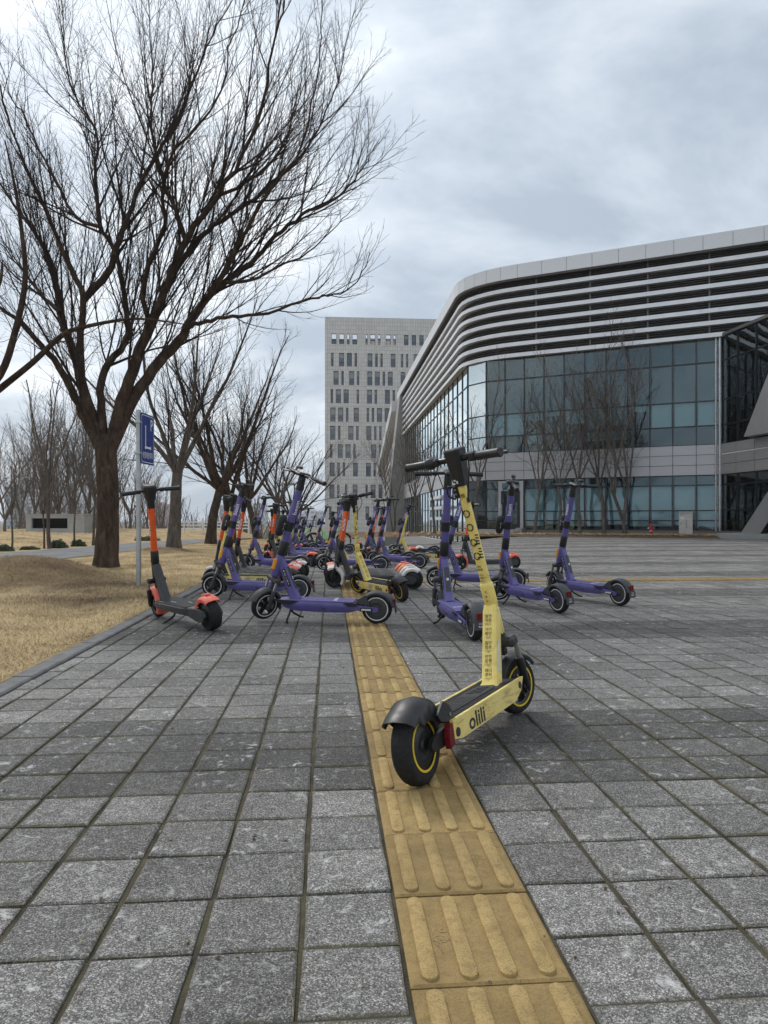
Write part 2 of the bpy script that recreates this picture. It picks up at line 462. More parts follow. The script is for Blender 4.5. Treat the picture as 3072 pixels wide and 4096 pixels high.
# ------------------------------------------------------------------ ground: paving, tactile path, kerb, lawn, road
ROW0, RSTEP = 1.17, 0.2
VL, VR, VK = 0.143, 0.443, -1.553                    # tactile path edges, kerb edge
CROSS = (9.17, 9.57)
def in_view(x, y, pad=1.0): return y > 0.8 and abs(x) < 0.58 * y + pad
U_NEAR = 24.17
near_cells, far_cells = [], []
vcells = [(VK, -0.857), (-0.857, VL)] + [(VR + k, VR + k + 1.0) for k in range(0, 44)]
for iu in range(-5, 34):
    u0 = 0.17 + iu
    for (v0, v1) in vcells:
        x, y = uv(u0 + .5, (v0 + v1) / 2)
        (near_cells if (u0 < U_NEAR - .5 and in_view(x, y, 1.2)) else far_cells).append((u0, u0 + 1, v0, v1))
bed = MB()
for iu in range(-6, 35):
    u0 = 0.17 + iu
    vv = [VK - .01] + [VL + .1 + k * 2.0 for k in range(0, 23)]
    for v0, v1 in zip(vv, vv[1:]):
        q = [uv(u0, v0), uv(u0, v1), uv(u0 + 1, v1), uv(u0 + 1, v0)]
        bed.add([(x, y, g(x, y) - 0.0075) for x, y in q], [(0, 1, 2, 3)])
pavement = tag(bed.build('pavement', 'joint_soil'), kind='structure')
fs = MB()
for (u0, u1, v0, v1) in far_cells:
    q = [uv(u0, v0), uv(u0, v1), uv(u1, v1), uv(u1, v0)]
    fs.add([(x, y, g(x, y)) for x, y in q], [(0, 1, 2, 3)])
fs.build('distant_paving', 'paving_far', pavement)

def paver_geo(w, l, r_, jit=0.0012, seg=1):
    """one stone: worn top edges, slightly uneven corners; local u = y, v = x"""
    t, e1, e2, dz = 0.016, 0.0, 0.006, 0.0035
    vs_ = []; cor = ((-1, -1), (1, -1), (1, 1), (-1, 1)); n = 4 * seg
    out = []
    for k in range(4):
        (ax_, ay), (bx, by) = cor[k], cor[(k + 1) % 4]
        for q in range(seg):
            f_ = q / seg; out.append((ax_ + (bx - ax_) * f_, ay + (by - ay) * f_, r_.uniform(-jit, jit), r_.uniform(-jit, jit)))
    for (z, i) in ((-t, 0.0), (-dz, 0.0005), (0.0, e2)):
        for sx, sy, jx, jy in out: vs_.append((sx * (w / 2 - i) + jx, sy * (l / 2 - i) + jy, z))
    fs_ = []
    for k in (0, n):
        for i in range(n): fs_.append((k + i, k + (i + 1) % n, k + n + (i + 1) % n, k + n + i))
    fs_.append(tuple(range(2 * n, 3 * n)))
    return vs_, fs_
stones = []
for (u0, u1, v0, v1) in near_cells:
    n = max(1, int(math.ceil((v1 - v0) / 0.2 - 1e-6)))
    for i in range(5):
        uc = u0 + .1 + .2 * i
        for j in range(n):
            va, vb = v1 - .2 * (j + 1), v1 - .2 * j
            va = max(va, v0)
            vc = (va + vb) / 2
            if vc > VR and CROSS[0] < uc < CROSS[1]: continue
            x, y = uv(uc, vc)
            if y < 0.9: continue
            stones.append((y, uc, vc, vb - va))
stones.sort()
pm = [MB() for _ in range(8)]
pmeshes = []
for k, mb in enumerate(pm):
    vs_, fs_ = paver_geo(0.2 - 0.0110, 0.2 - 0.0062, rng, .0020, 2)
    mb.add(vs_, fs_); pmeshes.append(mb.mesh('paver', 'paver'))
rest = MB(); nobj = 0
for (y0, uc, vc, w) in stones:
    x, y = uv(uc + rng.uniform(-.0012, .0012), vc + rng.uniform(-.0018, .0018))
    z = g(x, y) + rng.gauss(0, 0.0011)
    rz = TH + rng.gauss(0, 0.006); tx, ty = rng.gauss(0, 0.005), rng.gauss(0, 0.005)
    vis = abs(x) < 0.56 * y + .1
    if nobj < 300 and w > .19 and vis:
        o = link('paver', pmeshes[rng.randrange(8)], pavement)
        o.location = (x, y, z); o.rotation_euler = (tx, ty, rz); nobj += 1
    else:
        vs_, fs_ = paver_geo(w - 0.0110, 0.2 - 0.0062, rng, .0016)
        c_, s_ = math.cos(rz), math.sin(rz)
        rest.add([(x + a * c_ - b_ * s_, y + a * s_ + b_ * c_, z + q + a * ty * -1 + b_ * tx) for a, b_, q in vs_], fs_)
tag(rest.build('pavers', 'paver', pavement), kind='stuff')

# tactile guiding path
path = empty('tactile_path', (0, 0, 0)); tag(path, kind='structure')
tile_mb = MB()
W_ = 0.2965
tile_mb.add(*paver_geo(W_, W_, random.Random(3), 0.0006))
tile_me = tile_mb.mesh('tactile_tile', 'tactile')
def bar_geo(mb, cx_, cy_, L=0.274, w=0.033, h=0.0068):
    rows = []
    for (i, z) in ((0.0, 0.0), (0.0008, h * .75), (0.003, h)):
        ring = []
        for end in (1, -1):
            for k in range(7):
                a = math.pi * k / 6 * end if end == 1 else math.pi + math.pi * k / 6
                r_ = w / 2 - i
                ring.append((cx_ + r_ * math.cos(a), cy_ + (L / 2 - w / 2) * end + r_ * math.sin(a), z))
        rows.append(ring)
    o = len(mb.v); mb.grid(rows, True)
    mb.f.append(tuple(o + 28 + k for k in range(14))); mb.mi.append(mb.cur)
bm_ = MB(); bar_geo(bm_, 0, 0)
bar_me = bm_.mesh('tactile_bar', 'tactile_bar', 40)
mk = MB()
put_text(mk, 'D.1', 0.022, lambda x, y: (x, y - 0.016, 0.0008))
put_text(mk, 'K', 0.016, lambda x, y: (x, y + 0.013, 0.0008))
mk.grid([[(math.cos(2 * math.pi * k / 20) * r_, 0.013 + math.sin(2 * math.pi * k / 20) * r_ * .8, 0.0008) for k in range(20)] for r_ in (0.0135, 0.0155)], True)
mark_me = mk.mesh('maker_mark', 'tactile_bar')
BARS = (-0.1095, -0.0365, 0.0365, 0.1095)
tiles_rest = MB()
for k in range(-1, 108):
    uc = 1.238 + .15 + .3 * (k - 1)
    x, y = uv(uc, (VL + VR) / 2)
    if y < 0.7: continue
    if k < 46:
        t = link('tactile_tile', tile_me, path)
        t.location = (x, y, 0.002 + g(x, y) + rng.gauss(0, .0008)); t.rotation_euler = (rng.gauss(0, .003), rng.gauss(0, .003), TH + rng.gauss(0, .003) + (math.pi if k % 2 else 0))
        for bx in BARS:
            bb = link('guide_bar', bar_me, t); bb.location = (bx, 0, 0)
        if k < 12:
            q = link('maker_mark', mark_me, t); q.location = (0.073, -0.04 + rng.uniform(-.03, .05), 0)
    else:
        for (cx_, wy) in [(0, 0)]:
            z = 0.002 + g(x, y)
            cc = [uv(uc + a, (VL + VR) / 2 + b_) for a, b_ in ((-.148, -.148), (-.148, .148), (.148, .148), (.148, -.148))]
            tiles_rest.add([(p[0], p[1], g(*p) + .003) for p in cc], [(0, 1, 2, 3)])
tag(tiles_rest.build('tactile_tiles', 'tactile', path), kind='stuff')
cross = empty('crossing_tactile_path', (0, 0, 0)); tag(cross, kind='structure')
for k in range(0, 34):
    x, y = uv(9.37, VR + .155 + .3 * k)
    t = link('tactile_tile', tile_me, cross)
    t.location = (x, y, 0.003); t.rotation_euler = (0, 0, TH + math.pi / 2)
    for bx in BARS:
        bb = link('guide_bar', bar_me, t); bb.location = (bx, 0, 0)

# kerb of granite stones
kerb = empty('kerb', (0, 0, 0)); tag(kerb, kind='structure')
km = MB().bbox((0, 0, 0), (0.12, 0.994, 0.14), 0.008).mesh('kerb_stone', 'kerb_stone')
for k in range(-2, 34):
    x, y = uv(k * 1.0 + .3, VK - .062)
    o = link('kerb_stone', km, kerb)
    o.location = (x, y, g(x, y) - .056 + rng.gauss(0, .002)); o.rotation_euler = (0, 0, TH + rng.gauss(0, .002))

# grit, twigs and scraps of leaf lying about on the paving
gr = MB(); rp = random.Random(31)
for i in range(260):
    y = 1.2 * (11 / 1.2) ** rp.random(); x = rp.uniform(-.56, .56) * y
    uu, v = to_uv(x, y)
    if v < VK: continue
    k = rp.random()
    if k < .75:
        r_ = rp.uniform(.0015, .0045)
        gr.box((x, y, .002 + r_ * .5), (r_ * 2, r_ * 1.6, r_ * 1.3), Matrix.Rotation(rp.uniform(0, 6), 3, 'Z') @ Matrix.Rotation(.4, 3, 'X'), (.6, .7))
    else:
        a = rp.uniform(0, 6.28); L = rp.uniform(.01, .03); d = Vector((math.cos(a) * L, math.sin(a) * L, .002))
        p = Vector((x, y, .004)); gr.tube([p - d, p + d * .2 + Vector((d.y * .2, -d.x * .2, .003)), p + d], [.0008, .0012, .0006], 4)
tag(gr.build('grit', 'litter'), 'scattered grit and tiny twigs lying on the paving', 'grit', kind='stuff')

# lawn, with mounds round the tree feet; falls away behind
MOUNDS = [(-4.9, 9.3, 1.05, 0.36), (-4.67, 11.7, 1.0, 0.05), (-5.4, 17.6, 1.5, 0.10), (-5.15, 20.6, 1.2, 0.08), (-3.2, 7.4, .8, .03)]
def lawn_z(x, y):
    uu, v = to_uv(x, y)
    edge = smooth(0, 0.5, -(v + 1.68))
    edge0 = 0.006 * (1 - smooth(0, .1, -(v + 1.65)))
    z = 0.02 - edge0 + edge * (0.025 * math.sin(x * 1.3 + 1) * math.cos(y * .9) + 0.02 * math.sin(x * 2.9 + y * 2.1))
    for mx_, my, r_, h in MOUNDS:
        d2_ = ((x - mx_) ** 2 + (y - my) ** 2) / r_ ** 2
        if d2_ < 6: z += h * math.exp(-d2_)
    flat = smooth(-6.0, -6.6, x) * (1 - smooth(-9.4, -10.2, x))      # under the road
    z = z * (1 - flat) + 0.02 * flat
    z -= smooth(27, 52, y) * 1.3 * (1 - smooth(-8.8, -13, x))
    if x < -9.5: z += 0.22 * smooth(-10, -14, x) * math.sin((y - 17) * .16) + .1 * smooth(-10, -20, x)
    z -= smooth(54, 110, y) * 6.0
    return z
vl = [-1.655, -1.72, -1.8, -1.95]
while vl[-1] > -7: vl.append(vl[-1] - .2)
while vl[-1] > -130: vl.append(vl[-1] * 1.09)
ul = [-6.0]
while ul[-1] < 26: ul.append(ul[-1] + (.22 if ul[-1] > 3 else .8))
while ul[-1] < 130: ul.append(ul[-1] * 1.06)
rows = [[(lambda p: (p[0], p[1], lawn_z(*p)))(uv(u_, v_)) for v_ in vl] for u_ in ul]
lawn = tag(MB().grid(rows).build('lawn', 'dry_lawn', None, 180), kind='structure')

def blades(name, n, region, lmin, lmax, wdt, seed, parent=None):
    r_ = np.random.default_rng(seed)
    P = region(r_, n)
    n = len(P)
    ang = r_.uniform(0, 2 * np.pi, n); el = r_.uniform(0.05, 0.75, n); L = r_.uniform(lmin, lmax, n)
    d = np.stack([np.cos(ang) * np.cos(el), np.sin(ang) * np.cos(el), np.sin(el)], 1)
    s = np.stack([-np.sin(ang), np.cos(ang), np.zeros(n)], 1) * wdt
    V = np.stack([P - s, P + s, P + d * L[:, None]], 1).reshape(-1, 3)
    me = bpy.data.meshes.new(name)
    me.vertices.add(3 * n); me.vertices.foreach_set('co', V.ravel().astype(np.float32))
    me.loops.add(3 * n); me.loops.foreach_set('vertex_index', np.arange(3 * n, dtype=np.int32))
    me.polygons.add(n); me.polygons.foreach_set('loop_start', np.arange(0, 3 * n, 3, dtype=np.int32))
    me.polygons.foreach_set('loop_total', np.full(n, 3, np.int32))
    me.materials.append(MATS['straw']); me.update(); me.validate()
    return link(name, me, parent)
def lawn_region(r_, n):
    Y = 3.0 * (34 / 3.0) ** r_.random(n)
    v_ = -1.68 - (r_.random(n) ** 1.3) * 5.2
    out = []
    for y, v in zip(Y, v_):
        x = (v - y * sT) / cT
        if x < -6.55 or x < -0.6 * y - .5: continue
        out.append((x, y, lawn_z(x, y)))
    return np.array(out)
tag(blades('dry_grass', 190000, lawn_region, 0.02, 0.065, 0.0021, 5), 'short dry straw coloured grass beside the kerb', 'grass', kind='stuff')
def hill_region(r_, n):
    Y = 14 + 34 * r_.random(n); out = []
    for y, t in zip(Y, r_.random(n)):
        x = -9.7 - t * (0.58 * y - 8.0)
        if x > -9.7: continue
        out.append((x, y, lawn_z(x, y)))
    return np.array(out)
tag(blades('hill_grass', 30000, hill_region, 0.04, 0.11, 0.006, 6), 'dry pale grass on the slope beyond the park road', 'grass', kind='stuff')

ne = [(-6.9, -6), (-6.65, 12), (-6.6, 16), (-6.5, 21), (-6.2, 28), (-5.0, 36), (-2, 44)]
fe = [(-9.6, -6), (-9.6, 12), (-9.2, 17), (-8.8, 21), (-8.2, 26), (-7.3, 34), (-2.5, 50)]
def dens(pl, n=60):
    out = []
    for i in range(n + 1):
        t = i / n * (len(pl) - 1); k = min(int(t), len(pl) - 2); f_ = t - k
        out.append((pl[k][0] * (1 - f_) + pl[k + 1][0] * f_, pl[k][1] * (1 - f_) + pl[k + 1][1] * f_))
    return out
A, B = dens(ne), dens(fe)
rows = []
for a, b_ in zip(A, B):
    z = max(lawn_z(*a), lawn_z(*b_), lawn_z((a[0] + b_[0]) / 2, (a[1] + b_[1]) / 2)) + 0.012
    rows.append([(a[0], a[1], z), ((a[0] + b_[0]) / 2, (a[1] + b_[1]) / 2, z + .02), (b_[0], b_[1], z)])
tag(MB().grid(rows).build('road', 'asphalt', None, 60), kind='structure')
tag(MB().add([(-2000, -150, -6.5), (2000, -150, -6.5), (2000, 2600, -6.5), (-2000, 2600, -6.5)], [(0, 1, 2, 3)]).build('ground', 'far_ground'), kind='structure')

# ------------------------------------------------------------------ scooters: materials
paint('purple_paint', (0.112, 0.096, 0.285), 0.38, dirt=0.22)
paint('purple_deck', (0.145, 0.128, 0.315), 0.7, dirt=0.35, bump=0.4)
paint('yellow_paint', (0.84, 0.66, 0.185), 0.42, dirt=0.5, scale=14, dirtcol=(0.20, 0.15, 0.07))
paint('orange_paint', (0.78, 0.105, 0.012), 0.4, dirt=0.25)
paint('coral_plastic', (0.80, 0.16, 0.11), 0.55, dirt=0.25, dirtcol=(0.35, 0.16, 0.12))
paint('pale_orange_plastic', (0.80, 0.26, 0.10), 0.55, dirt=0.25, dirtcol=(0.35, 0.16, 0.12))
paint('white_plastic', (0.72, 0.68, 0.66), 0.5, dirt=0.3, dirtcol=(0.4, 0.33, 0.3))
paint('green_paint', (0.32, 0.60, 0.25), 0.4, dirt=0.2)
paint('charcoal_plastic', (0.045, 0.047, 0.05), 0.55, dirt=0.35, dirtcol=(0.12, 0.115, 0.11))
paint('black_plastic', (0.014, 0.014, 0.015), 0.45, dirt=0.35, dirtcol=(0.055, 0.052, 0.05))
paint('black_metal', (0.016, 0.016, 0.017), 0.35, 0.2, dirt=0.35, dirtcol=(0.06, 0.055, 0.05))
paint('dark_grey_metal', (0.055, 0.057, 0.06), 0.42, 0.3, dirt=0.3)
paint('rubber', (0.018, 0.018, 0.019), 0.78, dirt=0.5, scale=25, dirtcol=(0.075, 0.068, 0.06), spec=0.3)
paint('deck_rubber', (0.028, 0.028, 0.029), 0.8, dirt=0.45, dirtcol=(0.09, 0.085, 0.075), bump=0.5, scale=30)
paint('silver_metal', (0.42, 0.42, 0.42), 0.32, 0.9, dirt=0.3)
paint('reflector_white', (0.75, 0.75, 0.75), 0.3, dirt=0.15)
paint('decal_white', (0.80, 0.80, 0.82), 0.5, dirt=0.1, var=0.03)
paint('decal_black', (0.02, 0.02, 0.022), 0.5, dirt=0.25, var=0.03, dirtcol=(0.35, 0.27, 0.08))
paint('amber_reflector', (0.80, 0.33, 0.01), 0.22, dirt=0.15)
paint('red_lens', (0.15, 0.006, 0.009), 0.18, dirt=0.12)
paint('sticker_white', (0.66, 0.67, 0.66), 0.55, dirt=0.3)

def tyre_prof(r, w, h=0.030):
    return [(r - h, -w * .42), (r - h * .62, -w * .5), (r - h * .3, -w * .46), (r - h * .08, -w * .3), (r, -w * .12), (r, w * .12), (r - h * .08, w * .3), (r - h * .3, w * .46), (r - h * .62, w * .5), (r - h, w * .42), (r - h * 1.1, 0), (r - h, -w * .42)]
def wheel(parent, c, r, w, kind, ring, tread=False, name='wheel', h=.030):
    mb = MB()
    def mod(th, rr, y):
        if rr < r - .012: return 0
        ph = (th / (2 * math.pi) * 34 + abs(y) / w * 1.6) % 1.0
        return -0.0022 if ph < .2 else 0
    mb.lathe((0, 0, 0), tyre_prof(r, w, h), 136 if tread else 34, mod if tread else None)
    t = mb.build(name, 'rubber', parent, 50); t.location = c
    rm = MB()
    ri = r - h - .001
    if kind == 'disc':
        for s in (-1, 1):
            rm.lathe((0, 0, 0), [(0.0, s * w * .52), (0.018, s * w * .52), (0.022, s * w * .44), (ri * .55, s * w * .44), (ri * .58, s * w * .47), (ri * .9, s * w * .40), (ri + .001, s * w * .36)], 28)
        rm.build('hub_motor', 'black_plastic' if ring == 'yellow_stripe' or ring is None else 'charcoal_plastic', t, 35)
    else:
        rm.lathe((0, 0, 0), [(ri + .002, -w * .40), (ri - .006, -w * .44), (ri - .014, -w * .36), (ri - .016, w * .36), (ri - .006, w * .44), (ri + .002, w * .40)], 28)
        for k in range(5):
            a = 2 * math.pi * k / 5 + .3
            for da in (-.13, .13):
                p0 = Vector((math.cos(a + da * 2.2) * .026, 0, math.sin(a + da * 2.2) * .026)); p1 = Vector((math.cos(a + da) * (ri - .012), 0, math.sin(a + da) * (ri - .012)))
                rm.tube([p0, p1], [.0075, .006], 6, ref=(0, 1, 0), sq=2.0)
        rm.lathe((0, 0, 0), [(0, -w * .5), (.02, -w * .5), (.036, -w * .36), (.036, w * .36), (.02, w * .5), (0, w * .5)], 20)
        rm.build('rim', 'black_metal', t, 35)
    if ring:
        g_ = MB()
        for s in (-1, 1):
            y = s * (w * .47 if kind != 'disc' else w * .445)
            g_.lathe((0, 0, 0), [(ri + .0035, y), (ri + .0035, y + s * .002), (ri - .004, y + s * .002), (ri - .004, y)], 34)
        g_.build('rim_stripe', ring, t)
    return t

class Steer:
    """frame of the steering column: s along the column, f forwards, y left"""
    def __init__(self, x0, rake, z0=.12):
        self.a = Vector((-math.sin(R(rake)), 0, math.cos(R(rake)))); self.f = Vector((math.cos(R(rake)), 0, math.sin(R(rake))))
        self.o = Vector((x0, 0, z0)); self.rake = rake; self.parts = []
        self.rot = Matrix((self.f, Vector((0, 1, 0)), self.a)).transposed()
    def p(self, s, f=0, y=0): return self.o + self.a * s + self.f * f + Vector((0, y, 0))
    def s_at(self, z): return (z - self.o.z) / self.a.z
    def mat(self, ang): return Matrix.Translation(self.o) @ Matrix.Rotation(ang, 4, self.a) @ Matrix.Translation(-self.o)
def stem_text(mb, S, body, size, s_mid, rad, side, bold=0, down=False, cuts=9, sx=1.0, lift=.0012):
    """lettering wrapped round the stem; side +1 = left flank, -1 = right, 0 = rear; down = reads downwards"""
    base_ang = {1: math.pi / 2, -1: -math.pi / 2, 0: math.pi}[side] if not isinstance(side, tuple) else side[0]
    def fn(x, y):
        if down: s_, t = s_mid - x, y
        else: s_, t = s_mid + x, -y
        # t runs to the viewer's right on the flank; angle from forward towards left
        a = base_ang + t / (rad + lift)
        return S.p(s_, (rad + lift) * math.cos(a), (rad + lift) * math.sin(a))
    put_text(mb, body, size, fn, bold, cuts, sx)

def curve_pts(pts, n=8):
    """Catmull-Rom through pts"""
    P = [Vector(p) for p in pts]; P = [P[0] * 2 - P[1]] + P + [P[-1] * 2 - P[-2]]
    out = []
    for i in range(1, len(P) - 2):
        for k in range(n):
            t = k / n
            out.append(0.5 * ((2 * P[i]) + (P[i + 1] - P[i - 1]) * t + (2 * P[i - 1] - 5 * P[i] + 4 * P[i + 1] - P[i + 2]) * t ** 2 + (-P[i - 1] + 3 * P[i] - 3 * P[i + 1] + P[i + 2]) * t ** 3))
    out.append(P[-2]); return out

def handlebar(root, S, zb, hw, style):
    sb = S.s_at(zb)
    back = -0.045
    m = MB().tube([S.p(sb, back * .6, -hw), S.p(sb, 0.0, -hw * .4), S.p(sb, 0.005, 0), S.p(sb, 0.0, hw * .4), S.p(sb, back * .6, hw)], .0125, 10)
    bar = m.build('handlebar', 'black_metal', root, 40)
    for sd in (-1, 1):
        d = Vector((0, sd, 0)) + S.f * (-.12)
        p0 = S.p(sb, back * .30, sd * hw * .50); p1 = S.p(sb, back * .6, sd * hw * 1.0)
        pts = [p0.lerp(p1, t) for t in (0, .02, .1, .5, .9, .96, 1.0)]
        MB().tube(pts, [.017, .0195, .0175, .0175, .018, .02, .0165], 12).build('grip', 'black_plastic', bar, 40)
        q = S.p(sb, back * .2, sd * hw * .40)
        MB().bbox(q, (.034, .040, .034), .008, S.rot).build('switch_block', 'black_plastic', bar)
        if style != 'yellow' or sd == -1:
            lv = curve_pts([q + S.f * .015, q + S.f * .045 + Vector((0, sd * .03, 0)), q + S.f * .05 + Vector((0, sd * .13, 0)) - S.a * .012], 5)
            MB().tube(lv, [.0065] * (len(lv) - 1) + [.008], 6).build('brake_lever', 'black_metal', bar, 40)
    S.parts.append(bar)
    return bar, sb

def fork(root, S, c, r, mats, y=.062, single=False):
    """crown, silver stanchions, dark lowers reaching the axle c"""
    st = S.s_at(c[2] + r + .085)
    m = MB().bbox(S.p(st, .0), (.055, .155, .045), .012, S.rot)
    crown = m.build('fork_crown', mats[0], root); S.parts.append(crown)
    MB().tube([S.p(st - .01), S.p(st + .13)], .026, 12).build('steerer', mats[0], crown, 40)
    for sd in (-1, 1):
        top = S.p(st - .005, .012, sd * y); bot = Vector((c[0], sd * (y - .004), c[2]))
        mid = top.lerp(bot, .42)
        l = MB().tube([top, mid], .0115, 10).build('stanchion', mats[1], root, 40); S.parts.append(l)
        low = MB().tube([top.lerp(bot, .36), mid, bot.lerp(top, .12), bot, bot + (bot - top).normalized() * .018], [.0165, .019, .017, .0165, .011], 10)
        low.bbox(bot, (.045, .02, .05), .008)
        l2 = low.build('fork_leg', mats[2], root, 40); S.parts.append(l2)

def kickstand(root, x, z, L=.15, spread=(.10,), mat_='black_metal', double=True):
    for sd in ((1, -1) if double else (1,)):
        e_ = (x + .0 + (.02 if sd > 0 else -.05), sd * (.085 if double else .15), 0.0)
        pts = curve_pts([(x, sd * .03, z), (x + .01, sd * .05, z * .55), (e_[0], e_[1], 0.012), (e_[0] - .012, e_[1] + sd * .03, .004)], 4)
        MB().tube(pts, [.0085] * (len(pts) - 2) + [.010, .010], 7).build('kickstand', mat_, root, 40)

def finish(root, S):
    return root, S.parts, S

# ---- purple scooter
def make_purple():
    root = empty('electric_scooter')
    r = .122; wb = .93
    S = Steer(.91, 16)
    c0, c1 = (0, 0, r), (wb, 0, r)
    # deck: side profile, bevelled section
    def deck_row(x, zt, zb, w, wt):
        return [(x, -wt / 2, zt), (x, wt / 2, zt), (x, w / 2, zt - .012), (x, w / 2, (zt + zb) / 2), (x, w / 2 - .018, zb), (x, -w / 2 + .018, zb), (x, -w / 2, (zt + zb) / 2), (x, -w / 2, zt - .012)]
    rows = [deck_row(.165, .165, .105, .150, .13), deck_row(.22, .170, .092, .17, .155), deck_row(.40, .172, .088, .175, .16), deck_row(.66, .174, .092, .175, .16), deck_row(.745, .176, .115, .165, .15), deck_row(.79, .178, .150, .13, .11)]
    m = MB().grid(rows, True); n = 8
    m.f.append(tuple(range(n))[::-1]); m.mi.append(0); m.f.append(tuple(range(5 * n, 6 * n))); m.mi.append(0)
    deck = m.build('deck', 'purple_paint', root, 35)
    m = MB().bbox((.46, 0, .1765), (.56, .150, .008), .003)
    for k in range(34):
        for j in range(9): m.box((.20 + k * .0155, -.062 + j * .0155, .1812), (.005, .005, .002))
    matp = m.build('deck_mat', 'purple_deck', deck)
    m = MB(); put_text(m, 'beam', .052, lambda x, y: (.33 - y * 1.0, -x * 1.0, .1832), .01)
    m.build('lettering', 'decal_white', deck)
    for sd in (-1, 1):
        MB().prism([(.62, .174), (.82, .186), (.80, .160), (.70, .140)], sd * .0885 - .003, sd * .0885 + .003).build('deck_trim', 'black_plastic', deck)
        MB().prism([(.145, .172), (.26, .171), (.22, .146), (.15, .150)], sd * .088 - .003, sd * .088 + .003).build('deck_trim', 'black_plastic', deck)
        # swing arm to the rear axle
        ar = MB().prism([(.24, .118), (.02, .104), (-.012, .106), (-.026, .122), (-.012, .139), (.02, .143), (.17, .158), (.24, .150)], sd * .069 - .006, sd * .069 + .006).build('rear_arm', 'purple_paint', root)
        MB().bbox((.075, sd * .0775, .123), (.10, .006, .026), .003).build('reflector', 'black_plastic', ar)
        MB().bbox((.075, sd * .081, .123), (.075, .003, .012), .001).build('reflector_strip', 'reflector_white', ar)
        mm = MB().bbox((.42, sd * .0885, .125), (.034, .004, .016), .002); mm.build('badge', 'charcoal_plastic', deck)
    wheel(root, c0, r, .062, 'disc', 'reflector_white', name='rear_wheel')
    f_ = MB().fender(c0, r + .018, 28, 172, .098, n=18, flare=.012).build('rear_fender', 'charcoal_plastic', root, 40)
    MB().prism([(.05, .150), (.17, .166), (.14, .20), (.09, .235), (.07, .20)], -.052, .052).build('fender_mount', 'charcoal_plastic', f_)
    MB().bbox((-.145, 0, .185), (.014, .05, .055), .005).build('tail_light', 'red_lens', f_)
    MB().bbox((-.152, 0, .125), (.008, .085, .062), .003, Matrix.Rotation(R(8), 3, 'Y')).build('number_plate', 'charcoal_plastic', f_)
    m = MB()
    put_text(m, '948', .024, lambda x, y: (-.1575, -x, .117 + y)); put_text(m, 'CO', .018, lambda x, y: (-.1575, -x, .139 + y))
    m.build('plate_number', 'decal_white', f_)
    # neck: box section rising from the deck to the head tube
    a = Vector((.668, 0, .170)); b_ = S.p(S.s_at(.50), -.005)
    d = (b_ - a).normalized(); nrm = Vector((-d.z, 0, d.x))
    rows = []
    for t, w, h in ((0, .074, .098), (.06, .066, .082), (.3, .060, .072), (.8, .056, .066), (1.0, .056, .060)):
        p = a.lerp(b_, t)
        rows.append([(p + nrm * (h / 2 * i) + Vector((0, w / 2 * j, 0)))[:] for i, j in ((1, .6), (.7, 1), (-.7, 1), (-1, .6), (-1, -.6), (-.7, -1), (.7, -1), (1, -.6))])
    m = MB().grid(rows, True); m.f.append(tuple(range(8))[::-1]); m.mi.append(0); m.f.append(tuple(range(32, 40))); m.mi.append(0)
    neck = m.build('neck', 'purple_paint', root, 30)
    rotn = Matrix((nrm, Vector((0, 1, 0)), d)).transposed()
    pl_ = a.lerp(b_, .50) + nrm * .037
    MB().bbox(pl_, (.006, .042, .20), .003, rotn).build('label_strip', 'dark_grey_metal', neck)
    MB().bbox(pl_ + nrm * .0035 + d * .0, (.002, .02, .02), .0005, rotn).build('sticker', 'sticker_white', neck)
    for sd in (-1, 1):
        q = a.lerp(b_, .55) + Vector((0, sd * .0305, 0))
        m = MB().bbox(q, (.026, .004, .150), .001, rotn); lb = m.build('number_label', 'black_plastic', neck)
        m = MB()
        for i, ch in enumerate('8Z1Z7' if sd > 0 else 'A4627'):
            pc = q + d * (.056 - i * .028) + Vector((0, sd * .003, 0))
            put_text(m, ch, .024, lambda x, y: (pc + nrm * (x * sd * -1.0) * -1.0 + d * y)[:])
        m.build('fleet_number', 'decal_white', lb)
    hs0, hs1 = S.s_at(.36), S.s_at(.53)
    ht = MB().tube([S.p(hs0), S.p(hs0 + .01), S.p(hs1 - .01), S.p(hs1)], [.036, .040, .036, .034], 16).build('head_tube', 'purple_paint', root, 40)
    for sd in (-1, 1):
        MB().bbox(S.p(S.s_at(.455), .024, sd * .036), (.030, .012, .092), .011, S.rot).build('reflector', 'amber_reflector', ht)
    # steering parts
    fork(root, S, c1, r, ('charcoal_plastic', 'silver_metal', 'charcoal_plastic'))
    w1 = wheel(root, c1, r, .056, 'spoke', 'reflector_white', name='front_wheel'); S.parts.append(w1)
    ff = MB().fender(c1, r + .020, 28, 205, .082, n=18).build('front_fender', 'charcoal_plastic', root, 40); S.parts.append(ff)
    MB().tube([S.p(S.s_at(.24)), S.p(S.s_at(.34))], .018, 10).build('fender_mount', 'charcoal_plastic', ff, 40)
    rad = .0315
    sl = MB().tube([S.p(S.s_at(.53)), S.p(S.s_at(.535)), S.p(S.s_at(.64)), S.p(S.s_at(.645))], [rad + .002, rad + .0045, rad + .0045, rad + .002], 18).build('folding_sleeve', 'black_plastic', root, 40); S.parts.append(sl)
    stm = MB().tube([S.p(S.s_at(.64)), S.p(S.s_at(1.07))], [rad, rad - .001], 20).build('stem', 'purple_paint', root, 40); S.parts.append(stm)
    m = MB()
    for sd in (-1, 1): stem_text(m, S, 'beam', .056, S.s_at(.925), rad, sd, .012)
    m.build('lettering', 'decal_white', stm)
    # lock pod on a strap
    sp_ = S.s_at(.765)
    bd = MB().tube([S.p(sp_ - .035), S.p(sp_ + .04)], rad + .004, 18).build('pod_strap', 'black_plastic', root, 40); S.parts.append(bd)
    MB().bbox(S.p(sp_ - .0, .040), (.05, .05, .062), .012, S.rot).build('pod_bracket', 'black_plastic', bd)
